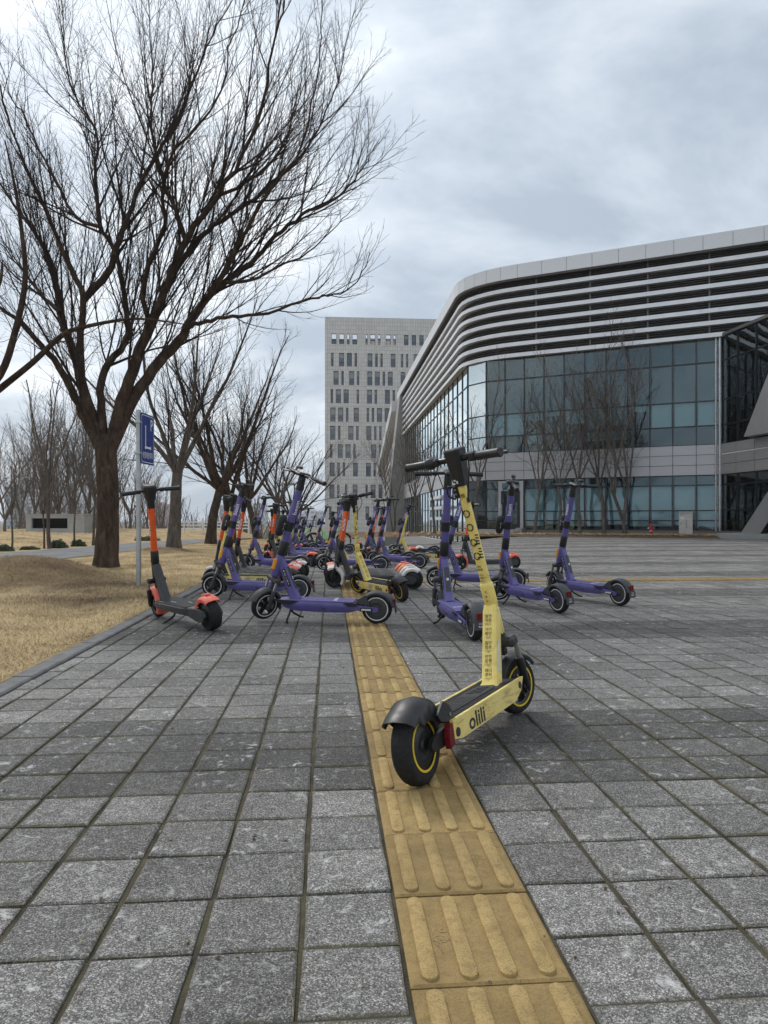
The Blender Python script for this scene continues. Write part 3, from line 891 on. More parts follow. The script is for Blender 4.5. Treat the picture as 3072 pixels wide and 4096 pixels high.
    pp = [S.p(sp_ + t, .078) for t in (-.088, -.080, -.055, 0, .055, .080, .088)]
    pod = MB().tube(pp, [.018, .028, .036, .036, .036, .028, .018], 16, sq=.72, ref=S.f[:]).build('lock_pod', 'black_plastic', bd, 50)
    for sd in (-1, 1):
        m = MB()
        for i, ch in enumerate('A17'): put_text(m, ch, .022, lambda x, y: S.p(sp_ + .02 - i * .022 + y, .070 - x * sd, sd * .0285)[:])
        m.build('pod_code', 'decal_white', bd)
    hd = MB().tube([S.p(S.s_at(1.06)), S.p(S.s_at(1.085)), S.p(S.s_at(1.15), .004), S.p(S.s_at(1.19), .010)], [rad + .001, rad + .001, .030, .024], 16).build('stem_head', 'black_plastic', root, 40); S.parts.append(hd)
    bar, sb = handlebar(root, S, 1.178, .265, 'purple')
    MB().bbox(S.p(sb + .006, .0), (.12, .062, .03), .010, S.rot).build('display', 'black_plastic', bar)
    MB().bbox(S.p(sb + .05, -.0, -.075), (.03, .06, .022), .005, S.rot).build('phone_holder', 'black_plastic', bar)
    cb = curve_pts([S.p(sb - .01, .04, .08), S.p(sb - .07, .085, .05), S.p(sb - .15, .055, .02), S.p(sb - .2, .033, .0)], 6)
    c_ = MB().tube(cb, .004, 6).build('brake_cable', 'black_plastic', root, 40); S.parts.append(c_)
    kickstand(root, .70, .10)
    return root, S

# ---- yellow scooter
def ring_wrap(m, S, s0, off, rad, r_out, r_in, gaps=(), side=math.pi, lift=.0012, n=28):
    """a printed ring on the rear of the stem"""
    def fn(r_, k):
        a = 2 * math.pi * k / n
        t = off + r_ * math.cos(a)
        an = side + t / (rad + lift)
        return S.p(s0 + r_ * math.sin(a), (rad + lift) * math.cos(an), (rad + lift) * math.sin(an))[:]
    for k in range(n):
        if k in gaps: continue
        rm_ = (r_out + r_in) / 2
        m.grid([[fn(q, k), fn(q, k + 1)] for q in (r_in, rm_, r_out)])
def patch_wrap(m, S, s0, t0, ds, dt, rad, side=math.pi, lift=.0012, skew=0.0):
    rows = []
    for i in range(2):
        s_ = s0 + (i - .5) * ds
        row = []
        for j in range(5):
            t = t0 + (j / 4 - .5) * dt
            an = side + t / (rad + lift)
            row.append(S.p(s_ + skew * (j / 4 - .5), (rad + lift) * math.cos(an), (rad + lift) * math.sin(an))[:])
        rows.append(row)
    m.grid(rows)

def make_yellow():
    root = empty('electric_scooter')
    r = .12; wb = .93
    S = Steer(.91, 15)
    c0, c1 = (0, 0, r), (wb, 0, r)
    zt, zb_, w = .166, .086, .165
    poly = [(.105, .112), (.165, .100), (.70, .100), (.775, .128), (.815, .170), (.815, .176), (.105, .172)]
    def dk(p):
        x, y, z = p; return p
    m = MB()
    for sd in (-1, 1): m.prism(poly, sd * (w / 2) - .006, sd * (w / 2) + .006)
    m.prism([(.115, .114), (.168, .104), (.70, .104), (.77, .130), (.80, .160), (.115, .160)], -w / 2 + .005, w / 2 - .005)
    deck = m.build('deck', 'yellow_worn', root)
    m = MB().bbox((.46, 0, .166), (.69, w - .016, .012), .004)
    for k in range(40):
        for sd in (-1, 1): m.box((.14 + k * .0165, sd * .062, .1725), (.008, .022, .003), Matrix.Rotation(sd * R(25), 3, 'Z'))
    m.build('deck_mat', 'deck_rubber', deck)
    m = MB()
    pad = [(.17, -.03), (.22, -.046), (.60, -.046), (.655, -.026), (.655, .026), (.60, .046), (.22, .046), (.17, .03)]
    n = len(pad)
    m.add([(x, y, .171) for x, y in pad] + [(x, y * .93, .1775) for x, y in pad], [tuple(range(n, 2 * n))] + [(i, (i + 1) % n, (i + 1) % n + n, i + n) for i in range(n)])
    for k in range(15):
        for j in range(5): m.box((.20 + k * .016, -.032 + j * .016, .1782), (.0045, .0045, .0022))
    for k in range(4): m.box((.50 + k * .03, 0, .1784), (.010, .06 - k * .004, .0025), Matrix.Rotation(R(20), 3, 'Z'))
    m.build('foot_pad', 'deck_rubber', deck)
    for sd in (-1, 1):
        y = sd * (w / 2 + .0067)
        m = MB()
        put_text(m, 'olili' if sd < 0 else 'ililo', .105, lambda x, yy: (.30 - sd * x * 1.0, y, .130 + yy * .70), .022)
        m.build('lettering', 'decal_black', deck)
        m = MB().tube([(.132, y - sd * .002, .128), (.132, y + sd * .0025, .128)], [.016, .0145], 14).build('rubber_plug', 'black_plastic', deck, 40)
        MB().tube([(.765, y - sd * .002, .150), (.765, y + sd * .0025, .150)], [.015, .0135], 14).build('rubber_plug', 'black_plastic', deck, 40)
        ar = MB().prism([(.13, .096), (.0, .100), (-.02, .12), (0, .142), (.13, .160)], sd * .058 - .007, sd * .058 + .007).build('rear_arm', 'black_metal', root)
        MB().prism([(.070, .090), (.104, .098), (.104, .164), (.082, .166), (.068, .125)], sd * .075 - .012, sd * .075 + .007).build('tail_light', 'red_lens', root)
    wheel(root, c0, r, .066, 'disc', 'yellow_stripe', True, 'rear_wheel', .042)
    # bulky mudguard with a kicked-up tail
    rows = []
    for i in range(15):
        a = R(34 + (140 - 34) * i / 14); k = i / 14
        rr = r + .015 + .008 * math.sin(math.pi * k) + (.018 * max(0, k - .8) / .2)
        wd = .056 + .004 * math.sin(math.pi * k)
        sk = -.062 if k < .85 else -.035
        ring = []
        for y, d in ((-1, sk), (-1.0, -.02), (-.72, .0), (0, .009), (.72, 0), (1.0, -.02), (1, sk)): ring.append(((rr + d) * math.cos(a), y * wd, r + (rr + d) * math.sin(a)))
        for y, d in ((1, sk), (1.0, -.02), (.72, .0), (0, .009), (-.72, 0), (-1.0, -.02), (-1, sk)): ring.append(((rr + d - .006) * math.cos(a), y * (wd - .005), r + (rr + d - .006) * math.sin(a)))
        rows.append(ring)
    m = MB().grid(rows, True); M_ = 14
    m.f.append(tuple(range(M_))[::-1]); m.mi.append(0); m.f.append(tuple(14 * M_ + k for k in range(M_))); m.mi.append(0)
    fd = m.build('rear_fender', 'black_plastic', root, 40)
    for sd in (-1, 1):
        MB().prism([(.03, .205), (.08, .240), (.125, .215), (.150, .176), (.10, .168), (.05, .18)], sd * .071 - .004, sd * .071 + .004).build('fender_flange', 'black_plastic', fd)
        MB().tube([(.115, sd * .074, .19), (.115, sd * .079, .19)], .006, 10).build('screw', 'silver_metal', fd, 40)
    # neck of square tube with instructions down its rear face
    a = Vector((.690, 0, .166)); b_ = S.p(S.s_at(.475), -.004)
    d = (b_ - a).normalized(); nrm = Vector((-d.z, 0, d.x))
    rows = []
    for t, w_, h in ((-.03, .080, .095), (.03, .064, .074), (.5, .060, .070), (.92, .058, .062), (1.0, .050, .050)):
        p = a.lerp(b_, t)
        rows.append([(p + nrm * (h / 2 * i) + Vector((0, w_ / 2 * j, 0)))[:] for i, j in ((1, .72), (.76, 1), (-.76, 1), (-1, .72), (-1, -.72), (-.76, -1), (.76, -1), (1, -.72))])
    m = MB().grid(rows, True); m.f.append(tuple(range(8))[::-1]); m.mi.append(0); m.f.append(tuple(range(32, 40))); m.mi.append(0)
    neck = m.build('neck', 'yellow_paint', root, 35)
    m = MB()
    Ln = (b_ - a).length
    def on_rear(t0, x, y): return (a + d * (t0 * Ln + y) + nrm * (.0365 + .0012) + Vector((0, -x, 0)) - nrm * .002 * t0)[:]
    for i, (l1, l2, l3) in enumerate((('헬멧', '착용', '안전을 위해 헬멧을 착용'), ('기기', '확인', '잠금, 충돌, 작동 상태'), ('일인', '탑승', '1인 탑승 금지 2인'), ('안전', '운행', '주의를 살피며 안전하게'), ('매너', '주차', '보행에 방해되지 않게'))):
        t0 = .84 - i * .170
        put_text(m, l1, .0165, lambda x, y: on_rear(t0, x, y + .0), .008)
        put_text(m, l2, .0165, lambda x, y: on_rear(t0, x, y - .0175), .008)
        put_text(m, l3[:7], .0055, lambda x, y: on_rear(t0, x, y - .030))
        put_text(m, l3[7:], .0055, lambda x, y: on_rear(t0, x, y - .036))
        put_text(m, "'", .016, lambda x, y: on_rear(t0, x, y + .014))
    m.build('instructions', 'decal_black', neck)
    for sd in (-1, 1):
        rotn = Matrix((nrm, Vector((0, 1, 0)), d)).transposed()
        MB().bbox(a.lerp(b_, .36) + Vector((0, sd * .0315, 0)), (.020, .003, .130), .001, rotn).build('sticker', 'sticker_white', neck)
    # column: head socket, clamp collar, stem (these turn)
    hs = MB().tube([S.p(S.s_at(.33)), S.p(S.s_at(.36)), S.p(S.s_at(.455)), S.p(S.s_at(.475))], [.022, .026, .0265, .024], 16).build('head_tube', 'yellow_paint', root, 40)
    rad = .0205
    col_ = MB().tube([S.p(S.s_at(.473)), S.p(S.s_at(.478)), S.p(S.s_at(.560)), S.p(S.s_at(.572)), S.p(S.s_at(.578))], [.026, .0285, .029, .0275, .022], 18).build('clamp_collar', 'yellow_paint', root, 40); S.parts.append(col_)
    m = MB()
    for z, off in ((.545, .3), (.525, .25), (.505, .2), (.548, -1.0), (.505, -1.0)):
        an = math.pi + off
        p = S.p(S.s_at(z), .0283 * math.cos(an), .0283 * math.sin(an)); dr = S.f * math.cos(an) + Vector((0, math.sin(an), 0))
        m.tube([p - dr * .002, p + dr * .0015], [.0045, .004], 8)
    m.build('screw', 'silver_metal', col_, 40)
    stm = MB().tube([S.p(S.s_at(.57)), S.p(S.s_at(.60)), S.p(S.s_at(1.01))], [rad + .002, rad + .001, rad - .0015], 20).build('stem', 'yellow_paint', root, 40); S.parts.append(stm)
    m = MB(); rr = rad + .0008
    for i, z in enumerate((.872, .815, .752, .695)):
        ring_wrap(m, S, S.s_at(z), .005, rr, .0165, .0115, gaps=(6,) if i != 1 else (20,))
    for grp in (.762, .705):
        for sd in (-1, 1):
            for k in range(4):
                patch_wrap(m, S, S.s_at(grp - .018 + k * .012), sd * -.026 if sd > 0 else .026, .0055, .015, rr, skew=.004 * sd)
            patch_wrap(m, S, S.s_at(grp - .018), sd * -.020, .0055, .026, rr, skew=.004 * sd)
    def rear_txt(body, size, z, bold=.0):
        put_text(m, body, size, lambda x, y: S.p(S.s_at(z) + y, (rr + .0012) * math.cos(math.pi + (x) / rr), (rr + .0012) * math.sin(math.pi + (x) / rr))[:], bold)
    rear_txt('씽씽', .020, .945, .015); rear_txt('공유 킥보드', .0045, .932)
    rear_txt('GPS', .012, .650, .01); rear_txt('작동중', .011, .637, .01); rear_txt('고객센터', .007, .615)
    rear_txt('1470', .011, .602, .01); rear_txt('7737', .011, .588, .01)
    m.build('lettering', 'decal_black', stm)
    hd = MB()
    rowz = []
    for s_, wx, wy, fo in ((S.s_at(.985), .046, .056, 0), (S.s_at(1.02), .056, .064, .004), (S.s_at(1.10), .070, .080, .008), (S.s_at(1.128), .074, .084, .010), (S.s_at(1.133), .066, .076, .010)):
        k_ = .30
        rowz.append([S.p(s_, fo + wx / 2 * i, wy / 2 * j)[:] for i, j in ((1, .6), (.6, 1), (-.6, 1), (-1, .6), (-1, -.6), (-.6, -1), (.6, -1), (1, -.6))])
    hd.grid(rowz, True); hd.f.append(tuple(range(8))[::-1]); hd.mi.append(0); hd.f.append(tuple(range(32, 40))); hd.mi.append(0)
    head = hd.build('stem_head', 'black_plastic', root, 25); S.parts.append(head)
    m = MB()
    for z, y, w__, h_ in ((.999, .012, .012, .008), (1.004, -.006, .008, .012), (1.012, .004, .010, .006)): m.box(S.p(S.s_at(z), -.0285 + (z - .999) * -.15, y), (.002, w__, h_), S.rot)
    m.build('scuffed_patch', 'sticker_white', head)
    bar, sb = handlebar(root, S, 1.092, .25, 'yellow')
    MB().tube([S.p(sb, -.01, .10), S.p(sb, -.012, .112), S.p(sb, -.014, .135), S.p(sb, -.014, .142)], [.018, .026, .025, .018], 14).build('throttle', 'black_plastic', bar, 40)
    MB().bbox(S.p(sb + .01, -.01, -.095), (.03, .05, .022), .006, S.rot).build('bell', 'black_plastic', bar)
    # folding latch and its loop on the left, cable on the right
    lt = MB().bbox(S.p(S.s_at(.965), -.012, .020), (.034, .022, .055), .006, S.rot).build('latch', 'black_metal', root); S.parts.append(lt)
    lp = curve_pts([S.p(S.s_at(.985), -.02, .028), S.p(S.s_at(.99), -.035, .045), S.p(S.s_at(.955), -.035, .050), S.p(S.s_at(.935), -.02, .03)], 5)
    MB().tube(lp, .0042, 7).build('latch_loop', 'black_metal', lt, 40)
    m = MB()
    for z in (.975, .957): m.tube([S.p(S.s_at(z), -.028, .016), S.p(S.s_at(z), -.031, .016)], [.0042, .0035], 8)
    m.build('screw', 'silver_metal', lt, 40)
    cb = curve_pts([S.p(sb - .01, -.01, -.075), S.p(sb - .05, -.035, -.085), S.p(sb - .12, -.03, -.055), S.p(S.s_at(.93), -.008, -.024)], 7)
    c_ = MB().tube(cb, .0036, 7).build('brake_cable', 'black_plastic', root, 40); S.parts.append(c_)
    MB().bbox(S.p(S.s_at(.925), -.006, -.0225), (.016, .008, .022), .003, S.rot).build('cable_grommet', 'black_plastic', c_)
    # fork
    fork(root, S, c1, r, ('dark_grey_metal', 'silver_metal', 'black_metal'), y=.066)
    w1 = wheel(root, c1, r, .060, 'spoke', 'yellow_stripe', True, 'front_wheel', .035); S.parts.append(w1)
    ff = MB().fender(c1, r + .018, 40, 200, .082, n=16).build('front_fender', 'black_plastic', root, 40); S.parts.append(ff)
    MB().bbox(S.p(S.s_at(.285)), (.03, .03, .05), .006, S.rot).build('fender_mount', 'black_plastic', ff)
    kickstand(root, .62, .09, double=False)
    return root, S
m, nt, b = nt_of('yellow_worn')
co = N(nt, 'ShaderNodeTexCoord').outputs['Object']
mp = N(nt, 'ShaderNodeMapping'); nt.links.new(co, mp.inputs[0]); mp.inputs['Scale'].default_value = (1, 1, 7)
c = RAMP(nt, NOISE(nt, co, 9, 5), [(0.3, (0.76, 0.60, 0.18)), (0.7, (0.84, 0.69, 0.24))])
c = MIX(nt, RAMP(nt, NOISE(nt, mp.outputs[0], 9, 9, 0.75), [(0.50, 0.0), (0.66, 0.75)]), c, (0.30, 0.22, 0.09))
c = MIX(nt, RAMP(nt, NOISE(nt, mp.outputs[0], 26, 6, 0.7), [(0.61, 0.0), (0.66, 0.85)]), c, (0.10, 0.085, 0.06))
c = MIX(nt, RAMP(nt, NOISE(nt, co, 7, 4, 0.6), [(0.62, 0.0), (0.68, 0.8)]), c, (0.33, 0.33, 0.32))
nt.links.new(c, b.inputs['Base Color']); b.inputs['Roughness'].default_value = 0.45
paint('yellow_stripe', (0.78, 0.55, 0.03), 0.5, dirt=0.25)

# ---- orange scooter
def make_orange():
    root = empty('electric_scooter')
    r = .12; wb = .97
    S = Steer(.95, 11)
    c0, c1 = (0, 0, r), (wb, 0, r)
    def drow(x, zt, zb_, w): return [(x, -w / 2 + .012, zt), (x, w / 2 - .012, zt), (x, w / 2, zt - .010), (x, w / 2, zb_ + .016), (x, w / 2 - .03, zb_), (x, -w / 2 + .03, zb_), (x, -w / 2, zb_ + .016), (x, -w / 2, zt - .010)]
    rows = [drow(.12, .165, .10, .12), drow(.20, .168, .092, .165), drow(.30, .168, .095, .195), drow(.74, .168, .100, .195), drow(.80, .168, .108, .185), drow(.825, .164, .125, .15)]
    m = MB().grid(rows, True); m.f.append(tuple(range(8))[::-1]); m.mi.append(0); m.f.append(tuple(range(40, 48))); m.mi.append(0)
    deck = m.build('deck', 'dark_grey_metal', root, 35)
    MB().bbox((.50, 0, .1695), (.55, .176, .005), .002).build('deck_mat', 'deck_rubber', deck)
    m = MB()
    for x0, L, y in ((.70, .10, .075), (.56, .10, .03), (.38, .07, -.03)): m.box((x0, y, .1724), (L, .004, .001))
    m.build('deck_marking', 'sticker_white', deck)
    for sd in (-1, 1):
        MB().prism([(.22, .105), (.06, .072), (-.02, .075), (-.055, .12), (-.03, .160), (.06, .172), (.22, .160)], sd * .068 - .012, sd * .068 + .014).build('rear_arm', 'charcoal_plastic', root)
    wheel(root, c0, r, .088, 'disc', None, False, 'rear_wheel')
    fd = MB().fender((0, 0, r), r + .022, 22, 128, .120, t=.008, dome=.020, n=16).build('rear_fender', 'coral_plastic', root, 40)
    MB().prism([(-.02, .270), (.05, .262), (.06, .272), (-.02, .281)], -.022, .022).build('fender_ridge', 'coral_plastic', fd)
    a = Vector((.775, 0, .155)); b_ = S.p(S.s_at(.46), -.012)
    d = (b_ - a).normalized(); nrm = Vector((-d.z, 0, d.x))
    rows = []
    for t, w_, h in ((-.05, .090, .10), (.05, .078, .060), (.6, .070, .052), (1.0, .062, .05)):
        p = a.lerp(b_, t)
        rows.append([(p + nrm * (h / 2 * i) + Vector((0, w_ / 2 * j, 0)))[:] for i, j in ((1, .8), (.7, 1), (-.7, 1), (-1, .8), (-1, -.8), (-.7, -1), (.7, -1), (1, -.8))])
    m = MB().grid(rows, True); m.f.append(tuple(range(8))[::-1]); m.mi.append(0); m.f.append(tuple(range(24, 32))); m.mi.append(0)
    neck = m.build('neck', 'charcoal_plastic', root, 30)
    rotn = Matrix((nrm, Vector((0, 1, 0)), d)).transposed()
    MB().bbox(a.lerp(b_, .42) + nrm * .0285, (.003, .034, .05), .001, rotn).build('sticker', 'dark_grey_metal', neck)
    ht = MB().tube([S.p(S.s_at(.31)), S.p(S.s_at(.33)), S.p(S.s_at(.47)), S.p(S.s_at(.48))], [.026, .031, .033, .030], 14).build('head_tube', 'black_plastic', root, 40)
    sl = MB().tube([S.p(S.s_at(.47)), S.p(S.s_at(.475)), S.p(S.s_at(.57)), S.p(S.s_at(.58))], [.030, .034, .033, .028], 16).build('folding_sleeve', 'black_plastic', root, 40); S.parts.append(sl)
    rad = .0265
    stm = MB().tube([S.p(S.s_at(.575)), S.p(S.s_at(.965))], [rad, rad], 20).build('stem', 'orange_paint', root, 40); S.parts.append(stm)
    mo, mw = MB(), MB()
    for sd in (-1, 1):
        stem_text(mo, S, 'ALPACA', .040, S.s_at(.775), rad, sd, .055, True, lift=.0008)
        stem_text(mw, S, 'ALPACA', .040, S.s_at(.775), rad, sd, .030, True, lift=.0016)
    lt = mw.build('lettering', 'decal_white', stm); mo.build('lettering_outline', 'decal_black', lt)
    m = MB()
    for z in (.93, .905):
        for sd in (-1, 1):
            an = math.pi + sd * .9; p = S.p(S.s_at(z), rad * math.cos(an), rad * math.sin(an)); dr = S.f * math.cos(an) + Vector((0, math.sin(an), 0))
            m.tube([p - dr * .001, p + dr * .0012], .005, 8)
    m.build('screw', 'black_metal', stm)
    rowz = []
    for z, wx, wy, fo in ((.94, .054, .054, 0), (.99, .066, .060, .004), (1.04, .09, .086, .010), (1.085, .105, .104, .014), (1.115, .105, .104, .014), (1.128, .085, .085, .012)):
        s_ = S.s_at(z)
        rowz.append([S.p(s_, fo + wx / 2 * i, wy / 2 * j)[:] for i, j in ((1, .55), (.55, 1), (-.55, 1), (-1, .55), (-1, -.55), (-.55, -1), (.55, -1), (1, -.55))])
    m = MB().grid(rowz, True); m.f.append(tuple(range(8))[::-1]); m.mi.append(0); m.f.append(tuple(range(40, 48))); m.mi.append(0)
    head = m.build('stem_head', 'black_plastic', root, 30); S.parts.append(head)
    handlebar(root, S, 1.085, .24, 'orange')
    fork(root, S, c1, r, ('black_plastic', 'silver_metal', 'black_metal'), y=.066)
    w1 = wheel(root, c1, r, .062, 'spoke', None, False, 'front_wheel'); S.parts.append(w1)
    ff = MB().fender(c1, r + .022, 58, 215, .098, t=.007, dome=.018, n=18).build('front_fender', 'coral_plastic', root, 40); S.parts.append(ff)
    MB().bbox(S.p(S.s_at(.285)), (.03, .03, .06), .006, S.rot).build('fender_mount', 'black_plastic', ff)
    kickstand(root, .55, .10, double=False)
    return root, S

# ---- light green rental bike
def make_bike():
    root = empty('rental_bike')
    r = .25; wb = .98
    S = Steer(wb - .03, 19, .25)
    for x, nm in ((0, 'rear_wheel'), (wb, 'front_wheel')):
        m = MB().lathe((0, 0, 0), tyre_prof(r, .05), 30); t = m.build(nm, 'rubber', root, 50); t.location = (x, 0, r)
        m = MB().lathe((0, 0, 0), [(.215, -.014), (.205, -.016), (.2, 0), (.205, .016), (.215, .014)], 26)
        for k in range(12):
            a = 2 * math.pi * k / 12
            m.tube([(math.cos(a + .25) * .03, .012 * (-1) ** k, math.sin(a + .25) * .03), (math.cos(a) * .207, 0, math.sin(a) * .207)], .0022, 4)
        m.lathe((0, 0, 0), [(0, -.035), (.035, -.035), (.035, .035), (0, .035)], 14)
        m.build('rim', 'black_metal', t, 40)
        MB().fender((x, 0, r), r + .02, 25 if x else 15, 190 if not x else 165, .065, n=16).build('fender', 'black_plastic', root, 40)
    fr = MB()
    dn = curve_pts([S.p(S.s_at(.62)), (.66, 0, .44), (.52, 0, .30), (.36, 0, .26)], 6)
    fr.tube(dn, [.035] * len(dn), 10)
    fr.tube([(.36, 0, .24), (.27, 0, .62)], .026, 10)
    for sd in (-1, 1):
        fr.tube([(.36, sd * .03, .25), (0, sd * .06, r)], .014, 8); fr.tube([(.29, sd * .025, .54), (0, sd * .06, r)], .012, 8)
    frame = fr.build('frame', 'green_paint', root, 40)
    MB().prism([(.30, .30), (.52, .28), (.44, .42), (.31, .58)], -.045, .045).build('battery_case', 'green_paint', frame)
    MB().tube([(.275, 0, .58), (.24, 0, .80)], .014, 10).build('seat_post', 'silver_metal', root, 40)
    m = MB().grid([[(.24 - .13 + .26 * t + .01, y * wv, .83 + h - .02 * abs(y)) for y, h in ((-1, -.02), (-.8, .012), (0, .018), (.8, .012), (1, -.02), (.6, -.04), (-.6, -.04))] for t, wv in ((0, .06), (.1, .085), (.4, .08), (.7, .04), (1, .018))], True)
    m.f.append(tuple(range(7))[::-1]); m.mi.append(0); m.f.append(tuple(range(28, 35))); m.mi.append(0)
    m.build('saddle', 'black_plastic', root, 50)
    MB().tube([S.p(S.s_at(.52)), S.p(S.s_at(.68))], .026, 12).build('head_tube', 'green_paint', root, 40)
    for sd in (-1, 1):
        o = MB().tube([(wb, sd * .05, r), S.p(S.s_at(.52), .01, sd * .045)], .013, 8).build('fork_leg', 'black_metal', root, 40)
    MB().tube([S.p(S.s_at(.66)), S.p(S.s_at(.98))], .016, 10).build('stem', 'black_metal', root, 40)
    sb = S.s_at(.98)
    hb = curve_pts([S.p(sb + .06, -.16, -.29), S.p(sb + .05, -.05, -.18), S.p(sb, 0, 0), S.p(sb + .05, -.05, .18), S.p(sb + .06, -.16, .29)], 5)
    bar = MB().tube(hb, .012, 8).build('handlebar', 'black_metal', root, 40)
    for sd in (-1, 1): MB().tube([S.p(sb + .06, -.16, sd * .29), S.p(sb + .053, -.09, sd * .225)], .017, 10).build('grip', 'black_plastic', bar, 40)
    bs = S.p(S.s_at(.78), .16)
    m = MB()
    for i in range(5):
        m.tube([bs + Vector((-.13 + i * .065, -.14, .10)), bs + Vector((-.11 + i * .055, -.12, -.12)), bs + Vector((-.11 + i * .055, .12, -.12)), bs + Vector((-.13 + i * .065, .14, .10))], .004, 5)
    for z, k in ((.10, 1), (0, .93), (-.12, .85)):
        m.tube([bs + Vector((-.13 * k, -.14 * k, z)), bs + Vector((.13 * k, -.14 * k, z)), bs + Vector((.13 * k, .14 * k, z)), bs + Vector((-.13 * k, .14 * k, z)), bs + Vector((-.13 * k, -.14 * k, z))], .005, 5)
    m.build('basket', 'black_metal', root)
    pd = MB().tube([(.36, -.09, .25), (.36, .09, .25)], .014, 8)
    for sd in (-1, 1):
        pd.box((.36 + sd * .06, sd * .085, .25 - sd * .06), (.15, .012, .02), Matrix.Rotation(R(45), 3, 'Y')); pd.box((.36 + sd * .115, sd * .13, .25 - sd * .115), (.07, .09, .02))
    pd.build('pedals', 'black_metal', root)
    return root, S

PROTO = {}
def prep(kind, maker):
    root, S = maker()
    for p in S.parts: p['steer'] = 1
    PROTO[kind] = [snapshot(root), S, False]
def place(kind, x, y, head, lean, steer, label, group, front=None, rear=None):
    snap, S, used = PROTO[kind]
    # work from a copy every time, the prototype itself becomes the first one
    if not used: root = snap[0]; PROTO[kind][2] = True; pend.append((kind, root, x, y, head, lean, steer, label, group, front, rear))
    else: pend.append((kind, copy_tree(snap), x, y, head, lean, steer, label, group, front, rear))
pend = []
def settle():
    kids = {}
    for o in bpy.data.objects:
        if o.parent: kids.setdefault(o.parent.name, []).append(o)
    for kind, root, x, y, head, lean, steer, label, group, front, rear in pend:
        S = PROTO[kind][1]
        pitch = R(-1.23) if kind == 'B' else 0
        root.location = (x, y, g(x, y) + (.004 if kind != 'B' else .003))
        dy = math.sin(R(head)) * .9
        slope = (g(x + math.cos(R(head)) * .9, y + dy) - g(x, y)) / .9
        root.rotation_euler = (R(-lean), pitch - math.atan(slope), R(head))
        tag(root, label, 'bike' if kind == 'G' else 'scooter', group)
        for p in kids.get(root.name, []):
            if p.get('steer'):
                p.matrix_local = S.mat(R(steer)) @ Matrix.Translation(p.location)
                del p['steer']
            mt = front if p.name.startswith('front_fender') else rear if p.name.startswith('rear_fender') else None
            if mt and kind == 'O':
                for q in [p] + [k for k in kids.get(p.name, []) if k.name.startswith('fender_ridge')]:
                    q.material_slots[0].link = 'OBJECT'; q.material_slots[0].material = MATS[mt]
prep('B', make_purple); prep('Y', make_yellow); prep('O', make_orange); prep('G', make_bike)
GP, GO, GY = 'purple shared scooters on the plaza', 'orange and black shared scooters on the plaza', 'yellow shared scooters on the plaza'
C_, W2, PO = 'coral_plastic', 'white_plastic', 'pale_orange_plastic'
place('Y', .118, 2.195, 60.5, 9.0, -17, 'large yellow scooter in the foreground, its rear wheel on the tactile path', GY)
place('B', -.058, 5.60, 172, 4.5, 50, 'purple scooter parked broadside across the tactile path, front wheel turned', GP)
place('O', -1.297, 5.27, 131, 9.0, -5, 'orange and black scooter alone by the kerb, front of the sign post', GO, C_, C_)
place('B', -.875, 7.21, 172, 1.5, 5, 'purple scooter nearest the kerb, in front of the orange and yellow cluster', GP)
place('Y', -1.11, 8.20, 171, 5, -5, 'yellow scooter wedged between a purple one and orange ones near the kerb', GY)
place('O', -1.14, 8.62, 181, 4.5, -2, 'orange scooter with white front and coral rear fender in the kerb cluster', GO, W2, C_)
place('O', -1.15, 8.99, 181, 4.5, 0, 'orange scooter second in the kerb cluster, white rear fender', GO, C_, W2)
place('O', -1.18, 9.36, 179, 4, 0, 'orange scooter third in the kerb cluster, mostly hidden', GO, C_, C_)
place('O', -1.16, 9.72, 178, 4, 2, 'rearmost orange scooter of the kerb cluster', GO, W2, W2)
place('B', -1.337, 11.27, 170, 3, 2, 'purple scooter just behind the kerb cluster, standing alone', GP)
place('O', -1.25, 12.3, 152, 3, -1, 'orange scooter with two coral fenders behind the broadside purple one', GO, C_, C_)
place('B', -1.29, 13.4, 137, 4, 0, 'purple scooter turned away, beside the coral fender scooter', GP)
place('B', -1.25, 14.35, 170, 4, 0, 'purple scooter, middle of the left row behind the broadside one', GP)
place('B', -1.32, 16.2, 166, 4, 3, 'purple scooter in the left row just before the orange pair', GP)
place('O', -2.045, 16.9, 150, 4, -2, 'orange scooter leaning in a pair at the lawn edge, nearer one', GO, C_, C_)
place('O', -2.12, 17.5, 152, 4, -2, 'orange scooter leaning in a pair at the lawn edge, farther one', GO, C_, C_)
place('Y', -2.02, 18.1, 152, 4, 0, 'small yellow scooter behind the orange pair at the lawn edge', GY)
place('B', -.865, 17.7, 182, 3, 1, 'purple scooter left of the grey tower, in front of the green bikes', GP)
place('B', -1.50, 19.15, 160, 3.5, 0, 'purple scooter just in front of the green bikes', GP)
place('O', -.72, 19.93, 160, 3.5, -2, 'orange scooter seen against the tower foot, behind the purple one', GO, C_, C_)
place('B', -.048, 11.25, 179, 5, 25, 'purple scooter beyond the four orange ones at the path', GP)
place('O', .35, 8.36, 170, 5.5, -6, 'nearest of four orange scooters on the path, white fenders', GO, W2, W2)
place('O', .33, 8.66, 171, 4.5, -1, 'second of four orange scooters on the path, white rear fender', GO, W2, W2)
place('O', .31, 8.97, 173, 4, 0, 'third of four orange scooters on the path, pale orange rear fender', GO, PO, PO)
place('O', .28, 9.30, 177, 4, -2, 'farthest of four orange scooters on the path, coral rear fender', GO, C_, C_)
place('Y', .188, 7.08, 119, 12, 13, 'yellow scooter leaning on the path in front of four orange ones', GY)
place('O', .60, 14.6, 195, 3.5, -3, 'orange scooter with coral fenders in the back right row, left one', GO, C_, C_)
place('O', .78, 15.25, 184, 3.5, -1, 'orange scooter with white rear fender in the back right row', GO, C_, W2)
